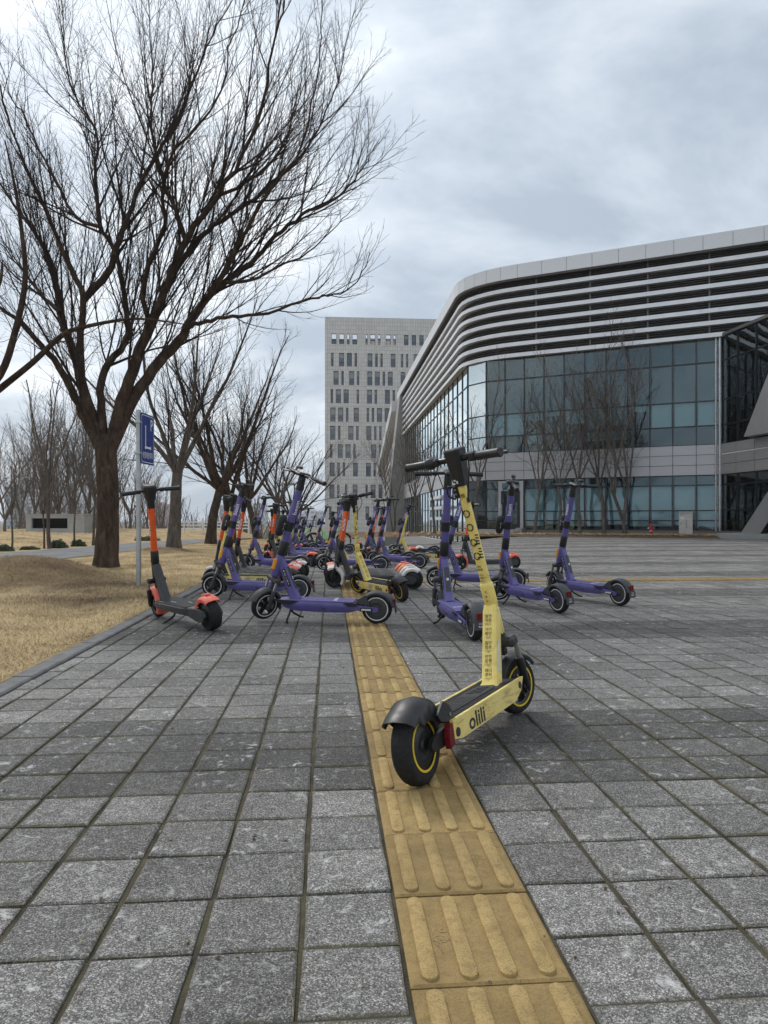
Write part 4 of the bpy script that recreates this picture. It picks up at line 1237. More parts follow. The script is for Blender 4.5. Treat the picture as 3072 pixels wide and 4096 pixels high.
place('B', .63, 11.98, 150, 2.3, -1, 'purple scooter leading the back right row, rear wheel towards the camera', GP)
place('B', .47, 12.75, 160, 2.5, 0, 'purple scooter second in the back right row', GP)
place('Y', 1.15, 13.5, 165, 5, -5, 'yellow scooter in the back right row, side lettering visible', GY)
place('B', 1.15, 15.95, 174, 3, 0, 'purple scooter at the far end of the back right row', GP)
place('B', .625, 4.82, 99.6, 1.5, -6.5, 'purple scooter seen from behind, half hidden by the foreground yellow stem', GP)
place('B', 1.55, 8.25, 172, 3, 2, 'purple scooter seen side on behind the foreground yellow stem', GP)
place('O', 2.17, 11.7, 196, 3, 0, 'orange scooter side on, behind the two right purple scooters', GO, C_, C_)
place('B', 1.57, 6.24, 115, 4.5, 58, 'left one of the two purple scooters parked on the right plaza', GP)
place('B', 2.29, 6.765, 118, 2.2, -8.5, 'right one of the two purple scooters parked on the right plaza', GP)
place('B', 18.15 * .985, 34.6, 100, 4, 20, 'tiny purple scooter at the foot of the glass building', GP)
place('B', 19.25, 34.2, 190, 3, 0, 'scooter at the right edge beside the leaning column', GP)
for k in range(7):
    place('B', -2.85 + .03 * (k % 3), 25.8 + k * .75, 172 + (k * 37) % 13, 4, (k * 53) % 17 - 8, ('nearest', 'second', 'third', 'fourth', 'fifth', 'sixth', 'farthest')[k] + ' purple scooter in the distant tight row behind the green bikes', 'far purple scooters behind the bikes')
place('B', -2.15, 27.6, 185, 4, 0, 'purple scooter at the far back, right of the green bikes', GP)
place('G', -2.25, 22.2, 12, 4, 0, 'light green rental bike behind the purple scooters, nearer the tower', 'green rental bikes')
place('G', -3.35, 23.6, 20, 5, 0, 'light green rental bike behind the purple scooters, nearer the trees', 'green rental bikes')
settle()

# ------------------------------------------------------------------ bare trees
def bark(name, stops, scale=9, stretch=0.35, bump=0.9):
    m, nt, b = nt_of(name)
    co = N(nt, 'ShaderNodeTexCoord').outputs['Object']
    mp = N(nt, 'ShaderNodeMapping'); nt.links.new(co, mp.inputs[0]); mp.inputs['Scale'].default_value = (1, 1, stretch)
    n_ = NOISE(nt, mp.outputs[0], scale, 9, 0.68, 0.6)
    nt.links.new(RAMP(nt, n_, stops), b.inputs['Base Color'])
    b.inputs['Roughness'].default_value = 0.92; b.inputs['Specular IOR Level'].default_value = 0.2
    if bump: BUMP(nt, b, NOISE(nt, mp.outputs[0], scale * 3.2, 8, 0.7, 0.5), bump, 0.03)
    return m
bark('bark_dark', [(0.30, (0.024, 0.018, 0.014)), (0.52, (0.072, 0.050, 0.037)), (0.72, (0.150, 0.108, 0.080))])
bark('bark_grey', [(0.30, (0.060, 0.050, 0.042)), (0.52, (0.13, 0.112, 0.095)), (0.72, (0.22, 0.195, 0.17))])
bark('twig_dark', [(0.30, (0.022, 0.017, 0.014)), (0.70, (0.060, 0.045, 0.036))], 3, 1, 0)
bark('twig_grey', [(0.30, (0.10, 0.085, 0.073)), (0.70, (0.20, 0.170, 0.148))], 3, 1, 0)

def ftube(mb, pts, rads, n):
    """light tube for branches, tapering to a point"""
    V, Fc = mb.v, mb.f
    o = len(V); m_ = len(pts)
    cs = [(math.cos(2 * math.pi * k / n), math.sin(2 * math.pi * k / n)) for k in range(n)]
    for i in range(m_):
        p = pts[i]; q0 = pts[max(i - 1, 0)]; q1 = pts[min(i + 1, m_ - 1)]
        tx, ty, tz = q1[0] - q0[0], q1[1] - q0[1], q1[2] - q0[2]
        l = math.sqrt(tx * tx + ty * ty + tz * tz) or 1; tx /= l; ty /= l; tz /= l
        if abs(tz) < .95: ax_, ay, az = -ty, tx, 0.0
        else: ax_, ay, az = 0.0, -tz, ty
        l = math.sqrt(ax_ * ax_ + ay * ay + az * az) or 1; ax_ /= l; ay /= l; az /= l
        bx, by, bz = ty * az - tz * ay, tz * ax_ - tx * az, tx * ay - ty * ax_
        r_ = rads[i]
        for c_, s_ in cs: V.append((p[0] + (ax_ * c_ + bx * s_) * r_, p[1] + (ay * c_ + by * s_) * r_, p[2] + (az * c_ + bz * s_) * r_))
    for i in range(m_ - 1):
        for k in range(n):
            k2 = (k + 1) % n
            Fc.append((o + i * n + k, o + i * n + k2, o + (i + 1) * n + k2, o + (i + 1) * n + k)); mb.mi.append(0)

def nrm3(v):
    l = math.sqrt(v[0] ** 2 + v[1] ** 2 + v[2] ** 2) or 1
    return (v[0] / l, v[1] / l, v[2] / l)
def grow(rg, p, d, L, r0, r1, wander, up, n):
    pts = [p]; rads = [r0]; st_ = L / n
    for i in range(n):
        d = nrm3((d[0] + rg.gauss(0, wander), d[1] + rg.gauss(0, wander), d[2] + rg.gauss(0, wander) + up))
        p = (p[0] + d[0] * st_, p[1] + d[1] * st_, p[2] + d[2] * st_)
        pts.append(p); rads.append(r0 + (r1 - r0) * ((i + 1) / n) ** .8)
    return pts, rads
def sample(pts, rads, t):
    x = t * (len(pts) - 1); k = min(int(x), len(pts) - 2); f_ = x - k
    a, b_ = pts[k], pts[k + 1]
    return tuple(a[i] + (b_[i] - a[i]) * f_ for i in range(3)), nrm3(tuple(b_[i] - a[i] for i in range(3))), rads[k] + (rads[k + 1] - rads[k]) * f_
def length(pts): return sum(math.dist(a, b_) for a, b_ in zip(pts, pts[1:]))
def ramify(rg, mb, pts, rads, levels, lv=0):
    """levels: list of dict(sp, t0, ang, len, lmax, up, wander, rmin, n, sides)"""
    if lv >= len(levels): return
    P = levels[lv]; L = length(pts)
    n = max(1, int(L * (1 - P['t0']) / P['sp']))
    az = rg.uniform(0, 6.28)
    for i in range(n):
        t = P['t0'] + (1 - P['t0']) * (i + rg.random()) / n
        p, d, r_ = sample(pts, rads, min(t, .995))
        az += 2.4 + rg.uniform(-.5, .5)
        # a direction at angle ang from d
        if abs(d[2]) < .95: a = nrm3((-d[1], d[0], 0))
        else: a = (1, 0, 0)
        b_ = (d[1] * a[2] - d[2] * a[1], d[2] * a[0] - d[0] * a[2], d[0] * a[1] - d[1] * a[0])
        ang = R(rg.gauss(P['ang'], 9))
        c_, s_ = math.cos(az) * math.sin(ang), math.sin(az) * math.sin(ang)
        nd = nrm3(tuple(d[k] * math.cos(ang) + a[k] * c_ + b_[k] * s_ for k in range(3)))
        nd = nrm3((nd[0], nd[1], nd[2] + P.get('bias', .12)))
        l = min(P['lmax'], L * P['len'] * (1.2 - .88 * t)) * rg.uniform(.55, 1.2)
        if l < .06: continue
        rr = max(P['rmin'], min(r_ * .64, l * .0088))
        q, qr = grow(rg, p, nd, l, rr, P['rmin'] * .55, P['wander'], P['up'], P['n'])
        ftube(mb, q, qr, P['sides'])
        ramify(rg, mb, q, qr, levels, lv + 1)

def px_limb(pl, Z0, dz):
    """limb traced as pixels, spread in depth towards Z0 + dz at its tip"""
    out = []; n = len(pl) - 1
    for i, (x, y) in enumerate(pl):
        out.append(at(x, y, Z0 + dz * (i / n) ** 1.3)[:])
    return out
def resample(pl, k=4):
    return [tuple(v) for v in curve_pts(pl, k)]

# the big tree by the sign
def big_tree():
    rg = random.Random(11)
    base = at(422, 2276, 11.7); base.z = lawn_z(base.x, base.y)
    root = empty('bare_tree', (base.x, base.y, base.z))
    tag(root, 'large dark bare tree with spreading crown behind the blue parking sign', 'tree')
    off = base
    loc = lambda p: (p[0] - off.x, p[1] - off.y, p[2] - off.z)
    tr, cr = MB(), MB()
    Z = 11.7
    tp = resample([loc(at(*q, Z)) for q in ((424, 2300), (424, 2250), (428, 2180), (432, 2050), (430, 1930), (424, 1820), (420, 1745))], 4)
    trr = [.34, .315, .29, .27, .252, .24, .234, .23, .226, .222, .218, .214, .21, .207, .205, .203, .202, .201, .202, .204, .208, .213, .218, .222, .215]
    trr = (trr + [.2] * 30)[:len(tp)]
    tr.tube(tp, [q_ * .84 * (1 + rg.uniform(-.03, .03)) for q_ in trr], 22)
    LIMBS = [
        ([(405, 1800), (345, 1680), (300, 1590), (215, 1440), (100, 1310), (0, 1230), (-150, 1120), (-300, 960)], -1.2, .115),
        ([(412, 1790), (345, 1610), (305, 1440), (250, 1280), (215, 1080), (150, 950), (60, 820), (-60, 650), (-150, 450)], 1.6, .125),
        ([(325, 1500), (320, 1330), (332, 1190), (260, 1020), (200, 880), (140, 740), (60, 560), (0, 350), (-60, 150)], -1.8, .075),
        ([(332, 1200), (430, 1090), (470, 985), (500, 890), (560, 740), (640, 610), (720, 480), (800, 260), (850, 130), (930, 0), (1000, -180)], 1.2, .075),
        ([(420, 1760), (402, 1600), (420, 1470), (500, 1370), (508, 1240), (455, 1000), (400, 900), (380, 700), (390, 560), (320, 420), (270, 300), (250, 100), (240, -150)], 2.4, .085),
        ([(440, 1790), (490, 1600), (545, 1440), (600, 1300), (650, 1190), (700, 1050), (760, 940), (870, 780), (960, 640), (1040, 450), (1090, 200), (1130, 50), (1150, -120)], -1.5, .13),
        ([(445, 1790), (540, 1590), (640, 1450), (720, 1360), (770, 1270), (830, 1190), (900, 1130), (1000, 1050), (1100, 950), (1210, 860), (1330, 800), (1400, 740), (1460, 660), (1500, 580)], .8, .125),
        ([(735, 1320), (800, 1290), (900, 1270), (1030, 1260), (1200, 1210), (1290, 1185), (1380, 1170), (1440, 1110), (1480, 1010)], -1.6, .045),
        ([(690, 1080), (750, 1020), (830, 920), (960, 840), (1080, 740), (1200, 620), (1290, 480), (1350, 330), (1390, 150), (1420, 40)], 2.0, .06),
        ([(742, 960), (705, 850), (645, 700), (605, 500), (610, 300), (600, 100), (590, -120)], 2.6, .05),
        ([(832, 1190), (900, 1080), (960, 970), (1010, 880), (1080, 760), (1180, 640), (1250, 420), (1280, 200), (1290, 0)], -2.2, .055),
        ([(868, 785), (980, 735), (1100, 640), (1170, 480), (1220, 330), (1300, 150)], 1.5, .035),
        ([(905, 1130), (1010, 1120), (1100, 1070), (1230, 1010), (1350, 900), (1430, 820)], 1.4, .035),
        ([(600, 1300), (570, 1170), (600, 1050), (660, 900), (650, 760), (700, 600), (820, 470), (900, 330), (930, 150), (1000, -50)], -2.6, .055),
        ([(405, 910), (300, 860), (180, 640), (100, 470), (40, 380), (0, 250)], .8, .035),
        ([(240, 1250), (160, 1170), (90, 1080), (20, 1000), (-80, 880)], 2.2, .045),
    ]
    lv = [dict(sp=.185, t0=.12, ang=25, len=.44, lmax=2.8, up=.05, wander=.055, rmin=.0040, n=9, sides=4, bias=.20),
          dict(sp=.165, t0=.08, ang=30, len=.50, lmax=1.1, up=.05, wander=.075, rmin=.0030, n=5, sides=3, bias=.16),
          dict(sp=.15, t0=.12, ang=38, len=.55, lmax=.45, up=.04, wander=.09, rmin=.0024, n=2, sides=3, bias=.10)]
    for pl, dz, r0 in LIMBS:
        p = resample([loc(q) for q in px_limb(pl, Z, dz)], 4)
        p = [tuple(c_ + (rg.gauss(0, .012) if i > 2 else 0) for c_ in q) for i, q in enumerate(p)]
        n = len(p)
        rr = [r0 * (.15 + .68 * (1 - i / (n - 1)) ** 1.5) * (1 - (i / (n - 1)) ** 3 * .8) + .004 for i in range(n)]
        tr.tube(p, rr, 10 if r0 > .06 else 8)
        ramify(rg, cr, p, rr, lv)
    tr.build('trunk', 'bark_dark', root, 60)
    cr.build('crown', 'twig_dark', root)
    return root
big_tree()

def vase_tree(seed, H, Rc, fork_h, r0, nl, lv, lean=(0, 0), stems=1, mats=('bark_dark', 'twig_dark'), name='bare_tree', sides=10, limb_up=.10, spread=.55):
    rg = random.Random(seed)
    root = empty(name); tr, cr = MB(), MB()
    for s_ in range(stems):
        d0 = nrm3((lean[0] + (rg.gauss(0, .16) if stems > 1 else 0), lean[1] + (rg.gauss(0, .16) if stems > 1 else 0), 1))
        rr0 = r0 * (1 if s_ == 0 else rg.uniform(.6, .95))
        tp, trr = grow(rg, (rg.gauss(0, .04) * (stems > 1), rg.gauss(0, .04) * (stems > 1), -.08), d0, fork_h + .08, rr0, rr0 * .72, .05, .03, 7)
        trr[0] = rr0 * 1.28; trr[1] = rr0 * 1.06
        tr.tube(tp, [q * (1 + rg.uniform(-.05, .05)) for q in trr], sides)
        az = rg.uniform(0, 6.28)
        for k in range(nl):
            az += 6.283 / nl + rg.uniform(-.35, .35)
            sp = spread * rg.uniform(.45, 1.25)
            p, d, r_ = sample(tp, trr, rg.uniform(.80, .99))
            nd = nrm3((math.cos(az) * sp + lean[0] * .5, math.sin(az) * sp + lean[1] * .5, 1))
            L = (H - fork_h) * rg.uniform(.75, 1.12)
            q, qr = grow(rg, p, nd, L, rr0 * rg.uniform(.42, .62), .010, .075, limb_up * .3, 11)
            tr.tube(q, qr, 7)
            ramify(rg, cr, q, qr, lv)
    tr.build('trunk', mats[0], root, 60); cr.build('crown', mats[1], root)
    return root
LV_ROW = [dict(sp=.31, t0=.12, ang=31, len=.48, lmax=2.6, up=.045, wander=.075, rmin=.0062, n=6, sides=4, bias=.2),
          dict(sp=.25, t0=.10, ang=33, len=.5, lmax=1.2, up=.04, wander=.08, rmin=.0046, n=3, sides=3, bias=.15),
          dict(sp=.20, t0=.15, ang=40, len=.6, lmax=.5, up=.03, wander=.1, rmin=.0036, n=2, sides=3, bias=.1)]
LV_SAP = [dict(sp=.28, t0=.10, ang=34, len=.46, lmax=1.7, up=.05, wander=.12, rmin=.0066, n=5, sides=4, bias=.2),
          dict(sp=.22, t0=.08, ang=38, len=.55, lmax=.9, up=.03, wander=.14, rmin=.0050, n=3, sides=3, bias=.12),
          dict(sp=.24, t0=.15, ang=42, len=.6, lmax=.45, up=.02, wander=.12, rmin=.0042, n=2, sides=3, bias=.1)]
LV_FAR = [dict(sp=.40, t0=.10, ang=30, len=.42, lmax=3.0, up=.06, wander=.09, rmin=.013, n=5, sides=3, bias=.25),
          dict(sp=.36, t0=.08, ang=34, len=.5, lmax=1.5, up=.05, wander=.11, rmin=.0095, n=3, sides=3, bias=.2),
          dict(sp=.5, t0=.15, ang=38, len=.6, lmax=.8, up=.03, wander=.1, rmin=.0075, n=2, sides=3, bias=.1)]
def put_trees(snaps, spots, group, zf):
    used = set()
    for (k, x, y, sc, rz, label) in spots:
        if k in used: o = copy_tree(snaps[k])
        else: o = snaps[k][0]; used.add(k)
        o.location = (x, y, zf(x, y)); o.rotation_euler = (0, 0, R(rz)); o.scale = (sc, sc, sc)
        tag(o, label, 'tree', group)
ROW = [snapshot(vase_tree(21, 7.4, 3.4, 2.05, .175, 6, LV_ROW, (.02, 0), mats=('bark_grey', 'twig_dark'), spread=.78)),
       snapshot(vase_tree(22, 7.6, 3.4, 1.9, .155, 6, LV_ROW, (.03, .02), spread=.78)),
       snapshot(vase_tree(25, 7.0, 3.2, 1.7, .15, 7, LV_ROW, (-.12, .05), spread=.80))]
put_trees(ROW, [
    (0, -5.42, 18.0, 1.0, 20, 'grey barked bare tree, second in the row behind the sign'),
    (1, -5.12, 20.6, 1.0, 80, 'brown barked bare tree, third in the row behind the sign'),
    (2, -5.35, 24.5, 1.0, 150, 'leaning bare tree, fourth in the row along the lawn'),
    (1, -5.45, 30.0, 1.0, 210, 'bare tree far down the row beside the white railing'),
    (0, -5.2, 34.0, .95, 130, 'bare tree near the far end of the row'),
    (2, -5.6, 41.0, 1.0, 300, 'last bare tree of the row before the tower')], 'bare trees in a row on the lawn', lawn_z)

# a tree whose trunk stands outside the left edge, limbs reaching into the picture
def edge_tree():
    rg = random.Random(5)
    Z = 10.2
    b0 = at(-330, 2300, Z); b0.z = lawn_z(b0.x, b0.y)
    root = empty('bare_tree', b0[:]); tag(root, 'bare tree at the left edge with only its limbs in the picture', 'tree')
    loc = lambda p: (p[0] - b0.x, p[1] - b0.y, p[2] - b0.z)
    tr, cr = MB(), MB()
    tr.tube(resample([loc(at(*q, Z)) for q in ((-330, 2320), (-325, 2150), (-300, 1950), (-270, 1800))]), [.24, .21, .19, .18, .17, .17, .165, .16, .16, .155, .15, .15, .14], 16)
    lv = [dict(sp=.24, t0=.3, ang=42, len=.3, lmax=1.4, up=.03, wander=.11, rmin=.0048, n=6, sides=4, bias=.1),
          dict(sp=.17, t0=.10, ang=42, len=.50, lmax=.7, up=.02, wander=.12, rmin=.0033, n=3, sides=3, bias=.06),
          dict(sp=.15, t0=.12, ang=45, len=.60, lmax=.35, up=.02, wander=.12, rmin=.0026, n=2, sides=3)]
    for pl, dz, r0 in (([(-285, 1850), (-150, 1680), (0, 1555), (130, 1450), (250, 1340), (330, 1310), (450, 1285), (570, 1275), (760, 1300)], .3, .052),
                       ([(-280, 1830), (-130, 1640), (0, 1500), (60, 1330), (100, 1130), (90, 950), (60, 750), (20, 560)], -.6, .06),
                       ([(-275, 1800), (-190, 1500), (-60, 1250), (0, 1120), (10, 1040)], .5, .075)):
        p = resample([loc(q) for q in px_limb(pl, Z, dz)], 4); n = len(p)
        rr = [r0 * (1 - i / (n - 1)) ** .8 + .007 for i in range(n)]
        tr.tube(p, rr, 9); ramify(rg, cr, p, rr, lv)
    tr.build('trunk', 'bark_dark', root, 60); cr.build('crown', 'twig_dark', root)
edge_tree()

# slender trees in the planting bed of the glass building
def bed_z(x, y): return .06
SAP = [snapshot(vase_tree(31, 7.6, 2, 2.3, .085, 4, LV_SAP, (.05, 0), 1, ('bark_grey', 'twig_grey'), spread=.34)),
       snapshot(vase_tree(33, 8.2, 2, 2.0, .08, 3, LV_SAP, (-.03, 0), 2, ('bark_grey', 'twig_grey'), spread=.36)),
       snapshot(vase_tree(36, 6.0, 2, 1.9, .065, 4, LV_SAP, (.02, 0), 1, ('bark_grey', 'twig_grey'), spread=.42))]
def gx(px_, Y): return (px_ - CX) / F * Y
put_trees(SAP, [
    (1, gx(2501, 35.2), 35.2, 1.3, 10, 'tallest forked bare tree before the glass building, left of the hydrant'),
    (0, gx(2417, 35.6), 35.6, 1.28, 40, 'bare tree right of the second purple scooter, before the glass building'),
    (0, gx(2319, 35.8), 35.8, 1.22, 140, 'slim bare tree behind the right purple scooter'),
    (2, gx(2241, 36.0), 36.0, 1.4, 220, 'slim bare tree between the two right purple scooters'),
    (0, gx(2140, 36.4), 36.4, 1.1, 260, 'leaning bare tree just right of the building steps'),
    (2, gx(1899, 37.0), 37.0, 1.5, 30, 'bare tree at the corner of the glass building'),
    (2, gx(1739, 37.5), 37.5, 1.2, 120, 'bare tree behind the foreground handlebar before the mirror glass'),
    (2, gx(1673, 38.0), 38.0, 1.1, 200, 'thin bare tree left of the foreground handlebar'),
    (0, gx(1645, 38.6), 38.6, .78, 300, 'thin bare tree beside the striped canopy'),
    (1, gx(1575, 40.0), 40.0, .72, 70, 'forked bare tree in front of the tower foot')], 'slender bare trees in the planting bed', bed_z)
# young trees and woods across the park road
SPR = [snapshot(vase_tree(41, 3.2, 1, 1.35, .035, 4, LV_SAP[:2], (0, 0), 1, ('bark_grey', 'twig_grey'), spread=.35))]
def gp(px_, py_):
    Y = F * CAMH / (py_ - HY); return ((px_ - CX) / F * Y, Y)
def sp_(px_, py_, sc, rz, lab): x, y = gp(px_, py_); return (0, x, y, sc, rz, lab)
put_trees(SPR, [sp_(46, 2206, .78, 0, 'young staked tree left of the concrete vent'), sp_(177, 2197, .80, 60, 'young tree in front of the vent grille'),
                sp_(201, 2197, 1.55, 140, 'tallest young tree in front of the vent grille'), sp_(299, 2174, .95, 200, 'young tree before the right end of the vent'),
                sp_(372, 2184, 1.2, 260, 'young tree beside the big trunk')], 'young trees across the road', lawn_z)
FARV = [snapshot(vase_tree(s, h, 2, fh, .16, nl, LV_FAR, (0, 0), st_, ('twig_grey', 'twig_grey'), sides=6, spread=spd)) for s, h, fh, nl, st_, spd in ((51, 10, 1.6, 5, 1, .35), (52, 11.5, 1.5, 4, 2, .3), (53, 8, 1.2, 6, 1, .5))]
far_spots = []
labs = ['bare tree of the woods behind the concrete vent']
for i, (px_, Y, k, sc) in enumerate(((20, 46, 2, .8), (135, 58, 0, 1.0), (190, 52, 1, .9), (245, 60, 0, .95), (300, 56, 1, 1.05), (345, 62, 0, 1.05), (385, 58, 1, .95), (450, 64, 0, .9), (520, 60, 2, 1.0), (590, 66, 0, .7), (-40, 54, 0, .95), (75, 62, 1, .8))):
    far_spots.append((k, gx(px_, Y), Y, sc, i * 67, 'bare tree of the woods across the road, ' + ('second from left', 'fourth from left', 'fifth from left, behind the vent', 'sixth from left, behind the vent', 'seventh from left, behind the vent', 'left of the big trunk', 'just beside the big trunk', 'right of the big trunk', 'nearest the sign post', 'beyond the sign post', 'at the left edge', 'third from left')[i]))
WOODS = 'bare trees of the woods across the road'
put_trees(FARV, far_spots, WOODS, lawn_z)
# the rest of the woods reads as one mass
wood = MB(); rg = random.Random(77)
LVW = [dict(sp=.55, t0=.10, ang=32, len=.45, lmax=2.6, up=.05, wander=.1, rmin=.017, n=4, sides=3, bias=.25),
       dict(sp=.5, t0=.08, ang=36, len=.55, lmax=1.3, up=.04, wander=.12, rmin=.014, n=2, sides=3, bias=.2)]
for i in range(100):
    Y = rg.uniform(66, 105); px_ = rg.uniform(-120, 1180)
    x = gx(px_, Y); z = lawn_z(x, Y)
    h = rg.uniform(6.0, 9.5) * (1.0 if px_ < 650 else .62)
    for k in range(rg.choice((2, 3, 4))):
        p, r_ = grow(rg, (x + rg.gauss(0, .3), Y, z - .2), nrm3((rg.gauss(0, .22), rg.gauss(0, .2), 1)), h * rg.uniform(.8, 1.1), .085, .02, .06, .03, 6)
        ftube(wood, p, r_, 4); ramify(rg, wood, p, r_, LVW)
tag(wood.build('woods', 'twig_grey'), 'grey bare woodland along the horizon behind the row of trees', 'woods', kind='stuff')

# ------------------------------------------------------------------ buildings
paint('facade_metal', (0.46, 0.46, 0.475), 0.42, 0.35, var=0.05, dirt=0.12, scale=1.2)
paint('fascia_metal', (0.62, 0.63, 0.645), 0.38, 0.3, var=0.05, dirt=0.1, scale=0.8)
paint('slat_metal', (0.72, 0.73, 0.75), 0.4, 0.3, var=0.05, dirt=0.15, scale=1.5)
paint('dark_louvre', (0.055, 0.052, 0.050), 0.6, 0.2, dirt=0.1, scale=2)
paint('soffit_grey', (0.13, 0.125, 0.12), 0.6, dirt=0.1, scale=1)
paint('pier_stone', (0.31, 0.30, 0.295), 0.6, 0.1, var=0.08, dirt=0.15, scale=1)
paint('mullion', (0.035, 0.038, 0.042), 0.35, 0.5, dirt=0.1, scale=3)
paint('chrome_post', (0.45, 0.46, 0.47), 0.3, 0.8, dirt=0.1, scale=3)
paint('blind_fabric', (0.66, 0.76, 0.71), 0.8, var=0.06, dirt=0.08, scale=2)
paint('dark_blind', (0.12, 0.14, 0.15), 0.8, var=0.1, dirt=0.1, scale=2)
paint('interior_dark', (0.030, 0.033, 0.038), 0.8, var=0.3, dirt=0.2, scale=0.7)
paint('cardboard', (0.42, 0.30, 0.16), 0.8, dirt=0.1, scale=3)
paint('plinth_stone', (0.17, 0.155, 0.14), 0.75, dirt=0.2, scale=3)
paint('concrete', (0.36, 0.355, 0.34), 0.85, var=0.12, dirt=0.25, scale=1.6, bump=0.2)
paint('white_rail', (0.74, 0.74, 0.74), 0.5, dirt=0.15, scale=2)
paint('step_stone', (0.34, 0.33, 0.32), 0.8, dirt=0.2, scale=4)
paint('cabinet_paint', (0.46, 0.44, 0.42), 0.5, 0.1, dirt=0.2, scale=4)
paint('hydrant_red', (0.42, 0.015, 0.025), 0.4, dirt=0.2)
paint('sign_blue', (0.012, 0.035, 0.20), 0.4, dirt=0.06, var=0.05)
paint('galvanised', (0.40, 0.42, 0.43), 0.42, 0.75, var=0.12, dirt=0.2, scale=9)
paint('banner_red', (0.30, 0.02, 0.05), 0.7, dirt=0.1)
def glass_mat(name, tint, refl, wob=0.02):
    m = bpy.data.materials.new(name); m.use_nodes = True; MATS[name] = m
    nt = m.node_tree; nt.nodes.clear()
    out = N(nt, 'ShaderNodeOutputMaterial'); mixs = N(nt, 'ShaderNodeMixShader')
    tr_ = N(nt, 'ShaderNodeBsdfTransparent'); tr_.inputs[0].default_value = (*tint, 1)
    gl = N(nt, 'ShaderNodeBsdfGlossy'); gl.inputs['Roughness'].default_value = 0.03; gl.inputs[0].default_value = (0.88, 0.97, 0.98, 1)
    fr = N(nt, 'ShaderNodeFresnel'); fr.inputs[0].default_value = 1.55
    nt.links.new(MA(nt, 'MINIMUM', MA(nt, 'MULTIPLY_ADD', fr.outputs[0], 1.0, refl), 1.0), mixs.inputs[0])
    nt.links.new(tr_.outputs[0], mixs.inputs[1]); nt.links.new(gl.outputs[0], mixs.inputs[2]); nt.links.new(mixs.outputs[0], out.inputs[0])
    pos = N(nt, 'ShaderNodeNewGeometry').outputs['Position']
    bp = N(nt, 'ShaderNodeBump'); bp.inputs['Strength'].default_value = 0.35; bp.inputs['Distance'].default_value = wob
    nt.links.new(NOISE(nt, pos, 0.9, 2), bp.inputs['Height']); nt.links.new(bp.outputs[0], gl.inputs['Normal'])
    return m
glass_mat('tinted_glass', (0.78, 0.89, 0.93), 0.025)
glass_mat('bay_glass', (0.84, 0.93, 0.92), 0.14)
glass_mat('mirror_glass', (0.30, 0.38, 0.38), 0.62, 0.010)

UNIT = {}
def unit(mat_, name='panel'):
    if mat_ not in UNIT: UNIT[mat_] = MB().box((0, 0, 0), (1, 1, 1)).mesh(name, mat_)
    return UNIT[mat_]
class Face:
    def __init__(s, p0, p1, flip=False):
        s.p0 = Vector((*p0, 0)); d = Vector((*p1, 0)) - s.p0; s.L = d.length; s.e = d.normalized()
        s.n = Vector((s.e.y, -s.e.x, 0)) * (-1 if flip else 1); s.ang = math.atan2(s.e.y, s.e.x)
        s.rot = Matrix.Rotation(s.ang, 3, 'Z')
    def pt(s, t, z, off=0): return s.p0 + s.e * t + s.n * off + Vector((0, 0, z))
    def piece(s, name, mat_, parent, t0, t1, z0, z1, off, th):
        o = link(name, unit(mat_, name), parent)
        o.location = s.pt((t0 + t1) / 2, (z0 + z1) / 2, off); o.rotation_euler = (0, 0, s.ang); o.scale = (t1 - t0, th, z1 - z0)
        return o
def curtain(face, root, ts, zs, glass, blind=None, mull=.06, depth=.12):
    """panes between mullions; blind(i, j) -> list of (mat, z from, z to as fractions, depth)"""
    for i in range(len(ts) - 1):
        for j in range(len(zs) - 1):
            g_ = mull / 2
            face.piece('glass_pane', glass, root, ts[i] + g_, ts[i + 1] - g_, zs[j] + g_, zs[j + 1] - g_, -.03, .02)
            for (mt, a, b_, dp) in (blind(i, j) if blind else []):
                h = zs[j + 1] - zs[j]
                face.piece('blind' if 'blind' in mt else 'box', mt, root, ts[i] + .08, ts[i + 1] - .08, zs[j] + h * a + .01, zs[j] + h * b_ - .01, -dp, .02)
    for t in ts: face.piece('mullion', 'mullion', root, t - mull / 2, t + mull / 2, zs[0], zs[-1], -.03, depth)
    for k, z in enumerate(zs): face.piece('transom', 'mullion', root, ts[0], ts[-1], z - mull / 2, z + mull / 2, -.032, depth - .012)

C2, C1, F1, F2, G1 = (5.86, 40.0), (4.95, 41.3), (16.82, 34.88), (27.0, 30.12), (18.45, 24.5)
LE = (C1[0] - sT * 37, C1[1] + cT * 37)
lib = empty('glass_building', (C2[0], C2[1], 0)); lib.location = (0, 0, 0)
tag(lib, 'long glass building with white louvre bands and overhanging silver roof edge', 'building')
fl_, fc_, ff_, fr_ = Face(LE, C1), Face(C1, C2), Face(C2, F1), Face(F1, G1)
ZL, ZT, ZR = 9.94, 14.25, 14.98
rl = random.Random(9)
# front glazing
nF = 11
tsF = [ff_.L * (k / nF) for k in range(nF + 1)]
pat = {0: 1.0, 1: .95, 2: .35, 3: .2, 4: .6, 5: .85, 6: .75, 7: .25, 8: 1.0, 9: 1.0, 10: 1.0}
def bl_up(i, j):
    if j == 2: return [('dark_blind', 0, 1, .25)]
    if j == 1: return [('blind_fabric', 1 - pat[i], 1, .25)]
    if j == 3: return [('dark_blind', .1, 1, .5)] if i > 1 else []
    if j == 0 and i in (2, 5, 6): return [('blind_fabric', .5, 1, .3)]
    return []
curtain(ff_, lib, tsF, [4.6, 5.56, 6.8, 8.74, ZL], 'tinted_glass', bl_up)
def bl_dn(i, j):
    if i == 0: return []
    if j == 2: return [('blind_fabric', 0, 1, .25)]
    if j == 1: return [('blind_fabric', .05, 1, .25)]
    if j == 0: return [('blind_fabric', .35, 1, .25)] if i % 3 else [('blind_fabric', .55, 1, .25)]
    return [('dark_blind', 0, 1, .4)]
